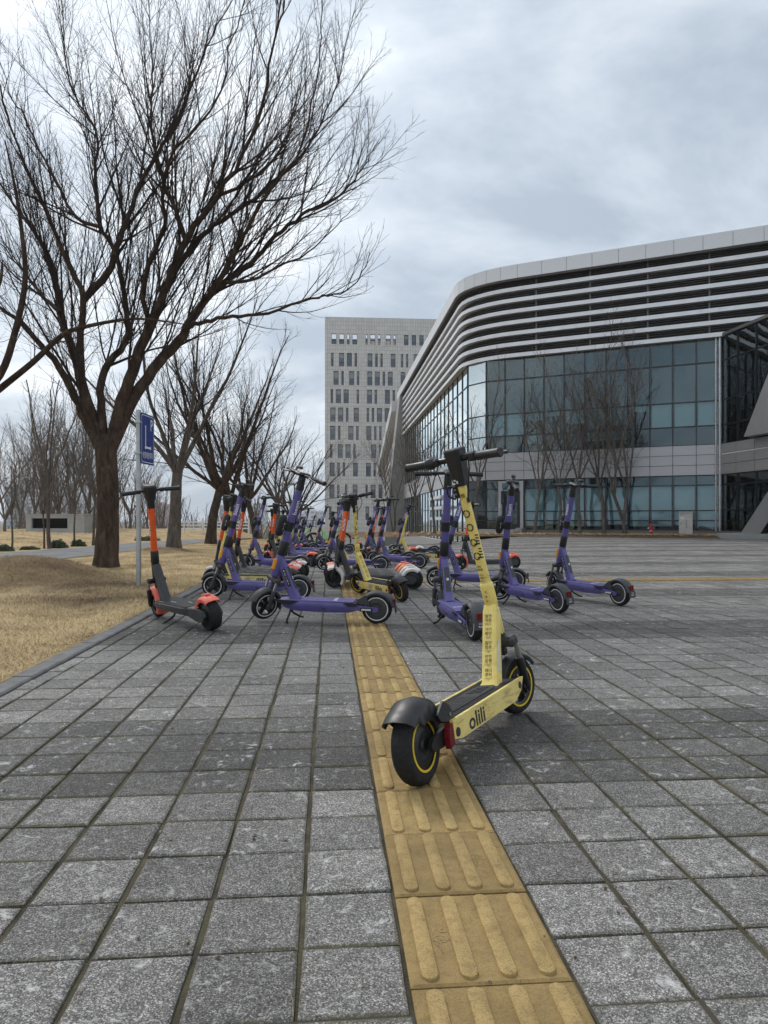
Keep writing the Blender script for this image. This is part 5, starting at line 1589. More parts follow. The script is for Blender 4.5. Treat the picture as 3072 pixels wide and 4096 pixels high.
curtain(ff_, lib, tsF, [.30, .78, 1.29, 2.57, 3.07], 'tinted_glass', bl_dn)
for i in range(nF):
    for j in range(3): ff_.piece('cladding_panel', 'facade_metal', lib, tsF[i] + .012, tsF[i + 1] - .012, 3.08 + j * .506 + .01, 3.08 + (j + 1) * .506 - .01, .05, .08)
ff_.piece('plinth', 'plinth_stone', lib, 0, ff_.L, -.2, .27, .06, .25)
# corner
tsC = [0, fc_.L]
curtain(fc_, lib, tsC, [4.6, 5.56, 6.8, 8.74, ZL], 'mirror_glass', lambda i, j: [('dark_blind', 0, 1, .3)])
curtain(fc_, lib, tsC, [.30, .78, 1.29, 2.57, 3.07], 'tinted_glass')
for j in range(3): fc_.piece('cladding_panel', 'facade_metal', lib, .01, fc_.L - .01, 3.08 + j * .506 + .01, 3.08 + (j + 1) * .506 - .01, .05, .08)
fc_.piece('plinth', 'plinth_stone', lib, 0, fc_.L, -.2, .27, .06, .25)
# mirror glass down the long side
tsL = [fl_.L * k / 22 for k in range(23)]
curtain(fl_, lib, tsL, [4.6, 6.8, 8.74, ZL], 'mirror_glass', lambda i, j: [('dark_blind', 0, 1, .3)] if (i + j) % 3 else [('blind_fabric', 0, 1, .3)])
curtain(fl_, lib, tsL, [-4.0, -1.4, .3, 1.6, 3.07], 'mirror_glass', lambda i, j: [('dark_blind', 0, 1, .3)])
for i in range(22):
    for j in range(2): fl_.piece('cladding_panel', 'facade_metal', lib, tsL[i] + .02, tsL[i + 1] - .02, 3.08 + j * .76 + .01, 3.08 + (j + 1) * .76 - .01, .05, .08)
for k, (t0, t1, z0) in enumerate(((24, 30, 2.3), (24.5, 30.5, 1.55), (25, 31, .8))): fl_.piece('white_fin', 'slat_metal', lib, t0, t1, z0, z0 + .22, .25, .5)
fl_.piece('base_wall', 'concrete', lib, 0, fl_.L, -6, -.6, .35, .5)
# glazed wing turning towards the plaza
tsR = [fr_.L * k / 8 for k in range(9)]
def bl_r(i, j):
    if j == 1 and i < 5: return [('cardboard' if rl.random() < .6 else 'sticker_white', .12, .12 + rl.uniform(.35, .6), .5)]
    if j == 0 and i in (1, 3): return [('cardboard', .3, .7, .5)]
    return [('dark_blind', .0, 1, .6)] if j > 1 and i % 2 else []
curtain(fr_, lib, tsR, [4.6, 5.56, 6.8, 8.74, ZL], 'bay_glass', bl_r)
curtain(fr_, lib, tsR, [.30, 1.29, 2.57, 3.07], 'bay_glass', lambda i, j: [('dark_blind', 0, 1, .4)] if i % 2 else [])
for i in range(8):
    for j in range(3): fr_.piece('cladding_panel', 'pier_stone', lib, tsR[i] + .012, tsR[i + 1] - .012, 3.08 + j * .506 + .01, 3.08 + (j + 1) * .506 - .01, .05, .08)
fr_.piece('plinth', 'plinth_stone', lib, 0, fr_.L, -.2, .27, .06, .25)
fr_.piece('parapet', 'soffit_grey', lib, 0, fr_.L, ZL, ZL + .14, .03, .2)
MB().tube([ff_.pt(ff_.L - .02, 0, .13), ff_.pt(ff_.L - .02, ZL, .13)], .07, 10).build('rain_pipe', 'chrome_post', lib, 40)
MB().tube([ff_.pt(ff_.L - .20, 0, .13), ff_.pt(ff_.L - .20, ZL, .13)], .05, 10).build('rain_pipe', 'chrome_post', lib, 40)
# interior shell behind the glass
def strip(pts, z0, z1, closed=False):
    m = MB()
    for a, b_ in zip(pts, pts[1:]): m.add([(*a, z0), (*b_, z0), (*b_, z1), (*a, z1)], [(0, 1, 2, 3)])
    return m
def offs(pl, d):
    """polyline offset to the outer side (right hand of travel)"""
    out = []
    for i, p in enumerate(pl):
        e1 = Vector(pl[i]) - Vector(pl[i - 1]) if i else None; e2 = Vector(pl[i + 1]) - Vector(pl[i]) if i < len(pl) - 1 else None
        ns = [Vector((e_.y, -e_.x)).normalized() for e_ in (e1, e2) if e_ is not None]
        n_ = sum(ns, Vector((0, 0))).normalized(); k = d / max(.3, n_.dot(ns[0]))
        out.append((p[0] + n_.x * k, p[1] + n_.y * k))
    return out
_P, _A, _B = (5.02, 40.39), (4.87, 42.3), (7.65, 39.16)
ARC = [tuple((1 - t) ** 2 * _A[i] + 2 * t * (1 - t) * _P[i] + t * t * _B[i] for i in (0, 1)) for t in (0, .17, .33, .5, .67, .83, 1)]
PL = [LE] + ARC + [F2]
inner = offs([LE, C1, C2, F1], -3.5)
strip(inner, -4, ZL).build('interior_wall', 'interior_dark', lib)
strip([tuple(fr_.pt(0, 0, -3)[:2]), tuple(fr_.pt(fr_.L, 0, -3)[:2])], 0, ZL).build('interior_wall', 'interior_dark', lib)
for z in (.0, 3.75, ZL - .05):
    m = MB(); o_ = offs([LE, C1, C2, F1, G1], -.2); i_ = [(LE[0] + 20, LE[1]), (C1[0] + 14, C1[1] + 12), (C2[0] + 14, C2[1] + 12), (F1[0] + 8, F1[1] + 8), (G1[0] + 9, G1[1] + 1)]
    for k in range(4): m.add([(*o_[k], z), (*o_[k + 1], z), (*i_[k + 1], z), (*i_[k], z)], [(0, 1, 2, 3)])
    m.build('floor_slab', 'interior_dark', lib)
# louvre band: dark backing, thin blades, white slats running round the corner
back = offs(PL, -.10)
strip(back, ZL - .02, ZT + .3).build('louvre_backing', 'dark_louvre', lib)
def ribbon(pl, o0, o1, z0, z1):
    a, b_ = offs(pl, o0), offs(pl, o1)
    rows = [[(*p, z0), (*q, z0), (*q, z1), (*p, z1)] for p, q in zip(a, b_)]
    m = MB().grid(rows, True); n = len(rows)
    m.f.append((0, 1, 2, 3)); m.mi.append(0); m.f.append(tuple(4 * (n - 1) + k for k in (3, 2, 1, 0))); m.mi.append(0)
    return m
NS = 7; per = (ZT - ZL) / NS
for k in range(NS + 1):
    z = ZL + k * per
    if k < NS: ribbon(PL, .0, .34, z - .02, z + .19).build('slat', 'slat_metal', lib)
    if k < NS:
        for j in range(3): ribbon(PL, -.05, .10, z + .19 + .04 + j * .125, z + .19 + .08 + j * .125).build('louvre_blade', 'dark_louvre', lib)
for f_, ts in ((ff_, [k * 2.9 for k in range(1, 8)]), (fl_, [k * 2.9 for k in range(0, 13)])):
    for t in ts: f_.piece('louvre_post', 'soffit_grey', lib, t - .04, t + .04, ZL, ZT, .09, .10)
# roof edge of separate panels, with its soffit
OV = .6
outp = offs(PL, OV)
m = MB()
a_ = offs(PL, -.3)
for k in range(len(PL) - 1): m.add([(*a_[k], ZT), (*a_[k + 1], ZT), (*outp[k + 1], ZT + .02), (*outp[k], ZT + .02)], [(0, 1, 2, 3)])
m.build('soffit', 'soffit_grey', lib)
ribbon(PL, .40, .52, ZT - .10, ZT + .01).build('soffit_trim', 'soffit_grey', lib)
for k in range(len(PL) - 1):
    fo = Face(outp[k], outp[k + 1]); n = max(1, round(fo.L / 1.32))
    for i in range(n): fo.piece('fascia_panel', 'fascia_metal', lib, fo.L * i / n + .008, fo.L * (i + 1) / n - .008, ZT - .02, ZR, -.06, .12)
m = MB(); far_ = [(LE[0] + 30, LE[1] + 3)] + [(40 + .5 * k, 60 - 2 * k) for k in range(len(ARC))] + [(44, 36)]
for k in range(len(PL) - 1): m.add([(*outp[k], ZR - .05), (*outp[k + 1], ZR - .05), (*far_[k + 1], ZR - .05), (*far_[k], ZR - .05)], [(0, 1, 2, 3)])
m.build('roof', 'soffit_grey', lib)
# sloping pier that closes the long side, and the lower wing beyond it
def prism3(poly, d):
    n = len(poly); d = Vector(d)
    P = [Vector(p) for p in poly] + [Vector(p) + d for p in poly]
    return MB().add([p[:] for p in P], [tuple(range(n)), tuple(range(n, 2 * n))[::-1]] + [(i, (i + 1) % n, (i + 1) % n + n, i + n) for i in range(n)])
q0 = fl_.pt(0, 0, 0)
prism3([fl_.pt(-1.0, -6, 2.6), fl_.pt(1.6, -6, 2.6), fl_.pt(3.2, ZT, .6), fl_.pt(.4, ZT, .6)], (fl_.n * -2.6)).build('sloping_pier', 'pier_stone', lib)
prism3([fl_.pt(-1.0, -6, 0), fl_.pt(-24, -6, 0), fl_.pt(-24, 7.5, 0), fl_.pt(-1.0, 13.0, 0)], (fl_.n * -8)).build('lower_wing', 'facade_metal', lib)
prism3([fl_.pt(-.5, 13.0, 1.2), fl_.pt(-24, 7.5, 1.2), fl_.pt(-24, 8.3, 1.2), fl_.pt(-.5, 14.2, 1.2)], (fl_.n * -1.6)).build('wing_roof_edge', 'fascia_metal', lib)
for k in range(5):
    z = 4.2 + k * 1.5
    prism3([fl_.pt(-1.0, z + 1.0, .35), fl_.pt(-22, z * .62 + 1.0, .35), fl_.pt(-22, z * .62 + 1.35, .35), fl_.pt(-1.0, z + 1.45, .35)], (fl_.n * -.36)).build('slat', 'slat_metal', lib)
# leaning column at the right edge
Yc = 30.0; x0 = gx(2936, Yc); kx = .648
prism3([(x0, Yc, -.2), (x0 + .85, Yc, -.2), (x0 + .85 + 9 * kx, Yc, 8.8), (x0 + 9 * kx, Yc, 8.8)], (.9, 1.7, 0)).build('leaning_column', 'pier_stone', lib)
prism3([(x0 - .25, Yc - .1, -.2), (x0 + 1.9, Yc - .1, -.2), (x0 + 1.9, Yc - .1, .22), (x0 - .25, Yc - .1, .22)], (.5, 2.2, 0)).build('column_base', 'concrete', lib)
prism3([fr_.pt(2.6, 4.65, .12), fr_.pt(8.0, 4.65, .12), fr_.pt(8.0, 9.5, .12), fr_.pt(5.6, 9.5, .12)], (fr_.n * .5)).build('leaning_panel', 'pier_stone', lib)
# door with its frame
dt = ff_.L * .075
ff_.piece('door_frame', 'facade_metal', lib, dt - .16, dt + 1.26, .28, 3.0, .06, .10)
dr = ff_.piece('door', 'mullion', lib, dt + .0, dt + 1.08, .30, 2.45, .12, .05)
ff_.piece('door_pane', 'tinted_glass', lib, dt + .14, dt + .94, .55, 2.3, .155, .02)
ff_.piece('door_handle', 'chrome_post', lib, dt + .04, dt + .08, 1.1, 1.7, .20, .04)
ff_.piece('door_light', 'tinted_glass', lib, dt + .05, dt + 1.05, 2.5, 2.9, .125, .02)
ff_.piece('intercom', 'sticker_white', lib, dt - .12, dt - .02, 1.5, 1.75, .13, .03)
# steps up to it
st_ = empty('stone_steps', ff_.pt(dt + .5, 0, .9)[:]); st_.rotation_euler = (0, 0, ff_.ang)
tag(st_, 'short flight of grey stone steps before the building door', 'steps')
for k in range(3):
    MB().bbox((-.15 * k - .35, -.45 * k * .9, .28 - .09 * k - .055), (2.3 - .1 * k, .55, .11), .012).build('step', 'step_stone', st_)
MB().bbox((.75, .25, .15), (.35, .9, .45), .015).build('side_wall', 'step_stone', st_)

# planting bed in front of the building
rows = []
pb = [uv(31.2, .6), (1.5, 34.2), (4.5, 34.4), (7, 34.6), (10, 33.6), (12.5, 32.4), (15.5, 31.2), (17.2, 30.6)]
pf = [uv(40, .2), (2.2, 41.5), (4.6, 41.2), (5.9, 39.9), (9, 38.5), (12, 37.1), (15, 35.7), (17.0, 34.8)]
pb, pf = dens(pb, 40), dens(pf, 40)
for a, b_ in zip(pb, pf):
    row = []
    for k in range(9):
        t = k / 8; x, y = a[0] * (1 - t) + b_[0] * t, a[1] * (1 - t) + b_[1] * t
        x += rng.gauss(0, .05); y += rng.gauss(0, .08)
        row.append((x, y, .012 + .10 * math.sin(min(1, t * 2.2) * math.pi / 2) * (1 if k else 0) + rng.gauss(0, .015) * (k > 0)))
    rows.append(row)
tag(MB().grid(rows).build('planting_bed', 'bare_soil', None, 180), kind='structure')
def bed_region(r_, n):
    i = r_.integers(0, 40, n); t = r_.random(n) * .9 + .03; out = []
    for k, tt in zip(i, t): out.append((pb[k][0] * (1 - tt) + pf[k][0] * tt, pb[k][1] * (1 - tt) + pf[k][1] * tt, .1))
    return np.array(out)
tag(blades('fallen_leaves', 14000, bed_region, .05, .13, .025, 12), 'brown leaf litter in the planting bed under the slender trees', 'leaf litter', kind='stuff')
# retaining face where the paving ends
MB().add([(*uv(34.17, VK - .2), -7), (*uv(34.17, 46), -7), (*uv(34.17, 46), -.02), (*uv(34.17, VK - .2), -.45)], [(0, 1, 2, 3)]).build('retaining_wall', 'concrete', pavement)

# ---- grey tower
m, nt, b = nt_of('tower_stone')
co = N(nt, 'ShaderNodeTexCoord').outputs['Object']
sx = N(nt, 'ShaderNodeSeparateXYZ'); nt.links.new(co, sx.inputs[0])
jx = MA(nt, 'GREATER_THAN', MA(nt, 'ABSOLUTE', MA(nt, 'SUBTRACT', MA(nt, 'FRACT', MA(nt, 'DIVIDE', sx.outputs[0], 0.485)), 0.5)), 0.455)
jz = MA(nt, 'GREATER_THAN', MA(nt, 'ABSOLUTE', MA(nt, 'SUBTRACT', MA(nt, 'FRACT', MA(nt, 'DIVIDE', sx.outputs[2], 0.757)), 0.5)), 0.465)
c = RAMP(nt, NOISE(nt, co, 0.25, 5), [(0.3, (0.54, 0.53, 0.51)), (0.7, (0.60, 0.59, 0.57))])
cb = N(nt, 'ShaderNodeCombineXYZ'); nt.links.new(MA(nt, 'FLOOR', MA(nt, 'DIVIDE', sx.outputs[0], 0.485)), cb.inputs[0]); nt.links.new(MA(nt, 'FLOOR', MA(nt, 'DIVIDE', sx.outputs[2], 0.757)), cb.inputs[1])
wn_ = N(nt, 'ShaderNodeTexWhiteNoise', noise_dimensions='2D'); nt.links.new(cb.outputs[0], wn_.inputs['Vector'])
c = MIX(nt, 1.0, c, RAMP(nt, wn_.outputs['Value'], [(0, 0.93), (1, 1.06)]), 'MULTIPLY')
c = MIX(nt, MA(nt, 'MULTIPLY', MA(nt, 'MAXIMUM', jx, jz), 0.55), c, (0.13, 0.13, 0.13))
nt.links.new(c, b.inputs['Base Color']); b.inputs['Roughness'].default_value = 0.75
paint('tower_glass', (0.07, 0.09, 0.12), 0.05, 0.0, var=0.3, dirt=0.0, scale=.4, spec=0.9)
paint('tower_shade', (0.27, 0.30, 0.31), 0.5, var=0.15, dirt=0.0, scale=.5)
paint('tower_frame', (0.06, 0.065, 0.07), 0.4, 0.3, dirt=0)
K = 130 / F / 2.2117
def tx(xc): return (xc - 210) * K
def tz(yc): return CAMH + (1942 - yc) * K
X0 = (702 * 1.8517 - CX) / F * 130
tower = empty('office_tower', (X0, 130, 0), TH); tag(tower, 'tall grey stone clad office tower with irregular narrow windows', 'building')
ROWS = [(295, 388, [(267, 312), (336, 380), (404, 427), (452, 496), (569, 588), (611, 657), (680, 703), (750, 795), (818, 841), (912, 953), (982, 1022), (1050, 1090), (1117, 1136)]),
        (465, 585, [(264, 286), (334, 379), (403, 448), (472, 494), (587, 631), (655, 678), (701, 723), (794, 837), (885, 906), (931, 951), (1000, 1042)]),
        (625, 750, [(286, 330), (355, 376), (424, 468), (493, 514), (585, 629), (653, 697), (722, 744), (768, 812), (883, 925), (951, 972)]),
        (788, 912, [(260, 281), (307, 351), (375, 420), (491, 512), (583, 627), (650, 672), (743, 786), (811, 832), (880, 900)]),
        (950, 1075, [(258, 302), (327, 371), (396, 417), (465, 509), (580, 600), (625, 646), (671, 715), (740, 783)]),
        (1112, 1237, [(257, 300), (326, 346), (417, 461), (485, 507), (577, 620), (645, 666), (691, 712)]),
        (1275, 1398, [(254, 275), (323, 366), (391, 436), (460, 481), (621, 664), (690, 711)]),
        (1438, 1560, [(252, 295), (320, 341), (366, 387), (458, 501), (573, 616), (640, 661), (687, 720)]),
        (1632, 1752, [(249, 293), (317, 338), (387, 408), (455, 498), (569, 589), (615, 659), (685, 720)]),
        (1826, 1946, [(246, 268), (315, 360), (384, 428), (480, 502), (569, 600), (640, 663), (700, 745)]),
        (2060, 2115, [(246, 300), (446, 512), (563, 635)])]
W_T, BOT, TOP = 36.0, -6.5, tz(148)
xs = {0.0, W_T}; zs = {BOT, TOP}; rects = []
for y0, y1, ws in ROWS:
    for a, b_ in ws:
        rects.append((tx(a), tx(b_), tz(y1), tz(y0), y0)); xs |= {tx(a), tx(b_)}
    zs |= {tz(y0), tz(y1)}
xs, zs = sorted(xs), sorted(zs)
m = MB(); TH_ = .55
holes = {(round(r_[0], 3), round(r_[2], 3)) for r_ in rects}
zrow = {}
for (a, b_, z0, z1, _) in rects: zrow.setdefault((round(z0, 3), round(z1, 3)), []).append((a, b_))
prev = BOT
for (z0, z1) in sorted(zrow):
    m.add([(0, 0, prev), (W_T, 0, prev), (W_T, 0, z0), (0, 0, z0)], [(0, 1, 2, 3)])
    cur = 0.0
    for (a, b_) in sorted(zrow[(z0, z1)]):
        m.add([(cur, 0, z0), (a, 0, z0), (a, 0, z1), (cur, 0, z1)], [(0, 1, 2, 3)])
        m.add([(a, 0, z0), (a, TH_, z0), (a, TH_, z1), (a, 0, z1)], [(0, 1, 2, 3)]); m.add([(b_, 0, z0), (b_, TH_, z0), (b_, TH_, z1), (b_, 0, z1)], [(0, 1, 2, 3)])
        m.add([(a, 0, z0), (b_, 0, z0), (b_, TH_, z0), (a, TH_, z0)], [(0, 1, 2, 3)]); m.add([(a, 0, z1), (b_, 0, z1), (b_, TH_, z1), (a, TH_, z1)], [(0, 1, 2, 3)])
        cur = b_
    m.add([(cur, 0, z0), (W_T, 0, z0), (W_T, 0, z1), (cur, 0, z1)], [(0, 1, 2, 3)]); prev = z1
m.add([(0, 0, prev), (W_T, 0, prev), (W_T, 0, TOP), (0, 0, TOP)], [(0, 1, 2, 3)])
m.add([(0, 0, TOP), (W_T, 0, TOP), (W_T, TH_, TOP), (0, TH_, TOP)], [(0, 1, 2, 3)])
zroof = tz(405)
m.add([(0, 0, BOT), (0, 18, BOT), (0, 18, zroof), (0, 0, zroof)], [(0, 1, 2, 3)]); m.add([(0, 0, zroof), (0, TH_, zroof), (0, TH_, TOP), (0, 0, TOP)], [(0, 1, 2, 3)])
m.add([(0, TH_, zroof), (W_T, TH_, zroof), (W_T, TH_, TOP), (0, TH_, TOP)], [(0, 1, 2, 3)]) if False else None
wall = m.build('wall', 'tower_stone', tower)
MB().add([(0, .4, zroof), (W_T, .4, zroof), (W_T, 18, zroof), (0, 18, zroof)], [(0, 1, 2, 3)]).build('roof', 'soffit_grey', tower)
MB().add([(.2, TH_ + .25, BOT), (W_T, TH_ + .25, BOT), (W_T, TH_ + .25, zroof), (.2, TH_ + .25, zroof)], [(0, 1, 2, 3)]).build('core_wall', 'interior_dark', tower)
rw = random.Random(4)
for (a, b_, z0, z1, y0) in rects:
    if y0 == 295 and a < tx(900):
        fm = MB()
        for (p, q, s_, t) in ((a, a + .06, z0, z1), (b_ - .06, b_, z0, z1), (a, b_, z0, z0 + .06), (a, b_, (z0 + z1) / 2 - .04 + rw.uniform(-.3, .3), (z0 + z1) / 2 + .04)):
            fm.box(((p + q) / 2, .3, (s_ + t) / 2), (q - p, .1, abs(t - s_) + .02))
        fm.build('opening_frame', 'tower_frame', tower)
        if a > tx(500):
            MB().box(((a + b_) / 2, .45, z0 + (z1 - z0) * .33), (b_ - a, .1, (z1 - z0) * .66)).build('infill_panel', 'tower_stone', tower)
        else:
            MB().box(((a + b_) / 2, .34, z0 + (z1 - z0) * .25), (b_ - a, .04, (z1 - z0) * .5)).build('opening_pane', 'tower_glass', tower)
        continue
    w = MB().box(((a + b_) / 2, .32, (z0 + z1) / 2), (b_ - a, .03, z1 - z0)).build('window', 'tower_glass', tower)
    fm = MB(); zt = z0 + (z1 - z0) * rw.choice((.28, .3, .3))
    for (p, q, s_, t) in ((a, a + .07, z0, z1), (b_ - .07, b_, z0, z1), (a, b_, zt - .04, zt + .04), (a, b_, z1 - .07, z1)): fm.box(((p + q) / 2, .285, (s_ + t) / 2), (q - p, .06, t - s_))
    fm.build('frame', 'tower_frame', w)
    if rw.random() < .75:
        h = (z1 - z0) * rw.choice((.22, .35, .35, .5, .18))
        MB().box(((a + b_) / 2, .30, z1 - h / 2), (b_ - a - .1, .02, h)).build('shade', 'tower_shade', w)

# ---- far apartment blocks
paint('apartment_white', (0.66, 0.67, 0.68), 0.8, var=0.05, dirt=0)
paint('apartment_red', (0.50, 0.36, 0.33), 0.8, var=0.05, dirt=0)
paint('apartment_grey', (0.50, 0.52, 0.55), 0.8, var=0.05, dirt=0)
paint('apartment_window', (0.30, 0.34, 0.38), 0.4, var=0.1, dirt=0)
def apartment(px0, px1, pytop, Y, mat_, label, roof=False):
    x0, x1 = gx(px0, Y), gx(px1, Y); zt = CAMH + (HY - pytop) / F * Y
    r_ = empty('apartment_block', ((x0 + x1) / 2, Y, -6.5)); tag(r_, label, 'building', 'far apartment blocks')
    w, h = x1 - x0, zt + 6.5
    MB().box((0, 8, h / 2), (w, 16, h)).build('wall', mat_, r_)
    MB().box((0, 8, h + .5), (w * .5, 8, 1.0), None, (.6, .8) if roof else None).build('roof_house', mat_, r_)
    nfl = max(4, int(h / 3.2)); nc = max(2, int(w / 5))
    for k in range(nfl):
        zf = (k + .45) * h / nfl
        for j in range(nc): MB().box(((j + .5 - nc / 2) * w / nc, -.02, zf), (w / nc * .55, .3, h / nfl * .45)).build('window', 'apartment_window', r_)
apartment(20, 105, 1945, 620, 'apartment_grey', 'pale grey apartment block left of the vent, behind the woods')
apartment(105, 215, 1915, 600, 'apartment_white', 'pale stepped apartment block behind the woods at the left')
apartment(215, 420, 1935, 640, 'apartment_white', 'long pale apartment block behind the woods and the big trunk')
apartment(618, 648, 2012, 640, 'apartment_red', 'reddish apartment tower right of the sign post, left one')
apartment(655, 690, 2020, 640, 'apartment_red', 'reddish apartment tower right of the sign post, right one')
apartment(880, 960, 2020, 700, 'apartment_grey', 'grey apartment block behind the row trees')
apartment(1010, 1060, 2012, 700, 'apartment_white', 'white apartment block seen through the row trees', True)
apartment(1180, 1212, 2050, 600, 'apartment_white', 'white apartment block left of the tower, left one')
apartment(1214, 1262, 2040, 600, 'apartment_white', 'white apartment block left of the tower, middle one', True)
apartment(1266, 1290, 2045, 600, 'apartment_grey', 'white apartment block touching the tower edge', True)

# ------------------------------------------------------------------ small things
# parking sign
sx0, sy0 = -2.955, 8.40
sg = empty('parking_sign', (sx0, sy0, lawn_z(sx0, sy0))); tag(sg, 'blue scooter parking sign with white P on a galvanised post', 'sign')
MB().tube([(0, 0, -.1), (0, 0, 2.12)], .0295, 18).build('post', 'galvanised', sg, 40)
WS, HS, zt_ = .41, .62, 2.095
pn = Vector((.998, -.06, 0)).normalized(); pe = Vector((.06, .998, 0)).normalized()
def sp3(a, z, o=0.0): return (pe * (a * WS - .02) + pn * (.036 + o) + Vector((0, 0, zt_ - z * HS)))[:]
def plate_poly(i0, i1, o):
    r_ = .03; pts = []
    for cxx, czz, a0 in ((1 - i0, i1, 0), (i0, i1, 90), (i0, 1 - i1, 180), (1 - i0, 1 - i1, 270)):
        for k in range(5):
            a = R(a0 + 22.5 * k); pts.append((cxx + (math.cos(a) - (1 if cxx > .5 else -1)) * r_ / WS, czz - (math.sin(a) - (1 if czz < .5 else -1)) * r_ / HS))
    return pts
pp = plate_poly(0, 0, 0); n = len(pp)
pl = MB().add([sp3(a, z) for a, z in pp] + [sp3(a, z, -.004) for a, z in pp], [tuple(range(n)), tuple(range(n, 2 * n))[::-1]] + [(i, (i + 1) % n, (i + 1) % n + n, i + n) for i in range(n)]).build('plate', 'sign_blue', sg)
o_, i_ = plate_poly(.045, .033, 0), plate_poly(.062, .046, 0)
MB().grid([[sp3(a, z, .0012) for a, z in o_], [sp3(a, z, .0012) for a, z in i_]], True).build('border', 'decal_white', pl)
m = MB(); put_text(m, 'P', .20, lambda x, y: sp3(.79 + x * .72 / WS, .215 - y / HS, .0012), .012)
m.build('letter', 'decal_white', pl)
m = MB()
def rect(a0, a1, z0, z1): m.add([sp3(a0, z0, .0014), sp3(a1, z0, .0014), sp3(a1, z1, .0014), sp3(a0, z1, .0014)], [(0, 1, 2, 3)])
rect(.32, .37, .245, .66); rect(.295, .32, .238, .262); rect(.32, .37, .238, .2449)
for a, z, ra in ((.345, .665, .055), (.70, .665, .052)): m.add([sp3(a + ra * math.cos(2 * math.pi * k / 20), z + ra * WS / HS * math.sin(2 * math.pi * k / 20), .0018) for k in range(20)], [tuple(range(20))])
rect(.371, .70, .645, .685)
m.build('scooter_symbol', 'decal_white', pl)
m = MB(); put_text(m, '개인형이동장치주차', .047, lambda x, y: sp3(.5 + x / WS * .80, .83 - y * 1.9 / HS, .0012), .012)
m.build('lettering', 'decal_white', pl)
for z in (.2, .8): MB().bbox((0.0, 0, zt_ - z * HS), (.075, .075, .03), .006).build('bracket', 'galvanised', sg)

# concrete vent
vx, vy = gx(103, 45.0), 45.0
vt = empty('vent_block', (gx(220, 45), 45, lawn_z(gx(220, 45), 45) - .02)); tag(vt, 'low concrete vent block with black louvred grille across the road', 'vent')
Wv, Hv = gx(337, 45) - gx(103, 45), 1.2
def slab(x0, x1, z0, z1, y=0.0, d=1.6): return MB().bbox(((x0 + x1) / 2, y + d / 2, (z0 + z1) / 2), (x1 - x0, d, z1 - z0), .015)
gx0, gx1, gz0, gz1 = -Wv * .40, Wv * .21, .33, .98
for (a, b_, c_, d_) in ((-Wv / 2, gx0, 0, Hv), (gx1, Wv / 2, 0, Hv), (gx0, gx1, 0, gz0), (gx0, gx1, gz1, Hv)): slab(a, b_, c_, d_).build('concrete_panel', 'concrete', vt)
slab(-Wv / 2 - .04, Wv / 2 + .04, Hv, Hv + .06, -.04, 1.7).build('coping', 'concrete', vt)
MB().box(((gx0 + gx1) / 2, .5, (gz0 + gz1) / 2), (gx1 - gx0, .02, gz1 - gz0)).build('grille_back', 'interior_dark', vt)
for k in range(11):
    z = gz0 + (k + .5) * (gz1 - gz0) / 11
    MB().box(((gx0 + gx1) / 2, .20, z), (gx1 - gx0, .05, .022), Matrix.Rotation(R(35), 3, 'X')).build('louvre_blade', 'black_metal', vt)

# white railing
rail = empty('white_railing', (gx(700, 50), 50, lawn_z(gx(840, 50), 50))); tag(rail, 'white low railing far behind the row trees', 'railing')
Lr = gx(985, 50) - gx(690, 50)
for k in range(9):
    big = k in (3, 8)
    MB().bbox((k * Lr / 8, 0, .45 + (.1 if big else 0)), (.12 if big else .07, .12, .95 + (.2 if big else 0)), .01).build('post', 'white_rail', rail)
for z in (.35, .58, .80): MB().bbox((Lr / 2, 0, z), (Lr, .05, .085), .008).build('rail', 'white_rail', rail)

# evergreen shrubs at the road
def leafy(name, loc, rx, rz_, n, seed, label, group):
    r_ = np.random.default_rng(seed); d = r_.normal(size=(n, 3)); d /= np.linalg.norm(d, axis=1)[:, None]; d[:, 2] = np.abs(d[:, 2])
    P = d * (r_.random(n) ** .35)[:, None] * np.array([rx, rx, rz_]) * (1 + .15 * np.sin(d[:, 0:1] * 9))
    t = r_.normal(size=(n, 3)); t /= np.linalg.norm(t, axis=1)[:, None]; s = np.cross(t, r_.normal(size=(n, 3))); s /= np.linalg.norm(s, axis=1)[:, None]
    V = np.stack([P - s * .012, P + t * .03, P + s * .012, P - t * .03], 1).reshape(-1, 3)
    root = empty(name, loc); tag(root, label, 'shrub', group)
    me = bpy.data.meshes.new('foliage'); me.from_pydata([tuple(v) for v in V], [], [tuple(range(4 * i, 4 * i + 4)) for i in range(n)]); me.materials.append(MATS['shrub_leaf'])
    link('foliage', me, root)
    m = MB()
    for k in range(7):
        a = k * .9; m.tube([(0, 0, -.05), (math.cos(a) * rx * .5, math.sin(a) * rx * .5, rz_ * .6)], [.012, .005], 5)
    m.build('stem', 'bark_grey', root)
paint('shrub_leaf', (0.045, 0.075, 0.03), 0.6, var=0.5, dirt=0.2, scale=8)
for i, (px_, py_, rx, rz_, lb) in enumerate(((234, 2195, .23, .24, 'round evergreen shrub below the concrete vent'), (312, 2188, .22, .2, 'round evergreen shrub near the big trunk'), (10, 2208, .25, .17, 'flat evergreen shrub at the left edge by the road'), (118, 2201, .24, .08, 'tiny low shrub by the road'), (585, 2165, .5, .17, 'low shrub beyond the sign post'))):
    x, y = gp(px_, py_); leafy('evergreen_shrub', (x, y, lawn_z(x, y)), rx, rz_, 1500, 60 + i, lb, 'evergreen shrubs by the road')

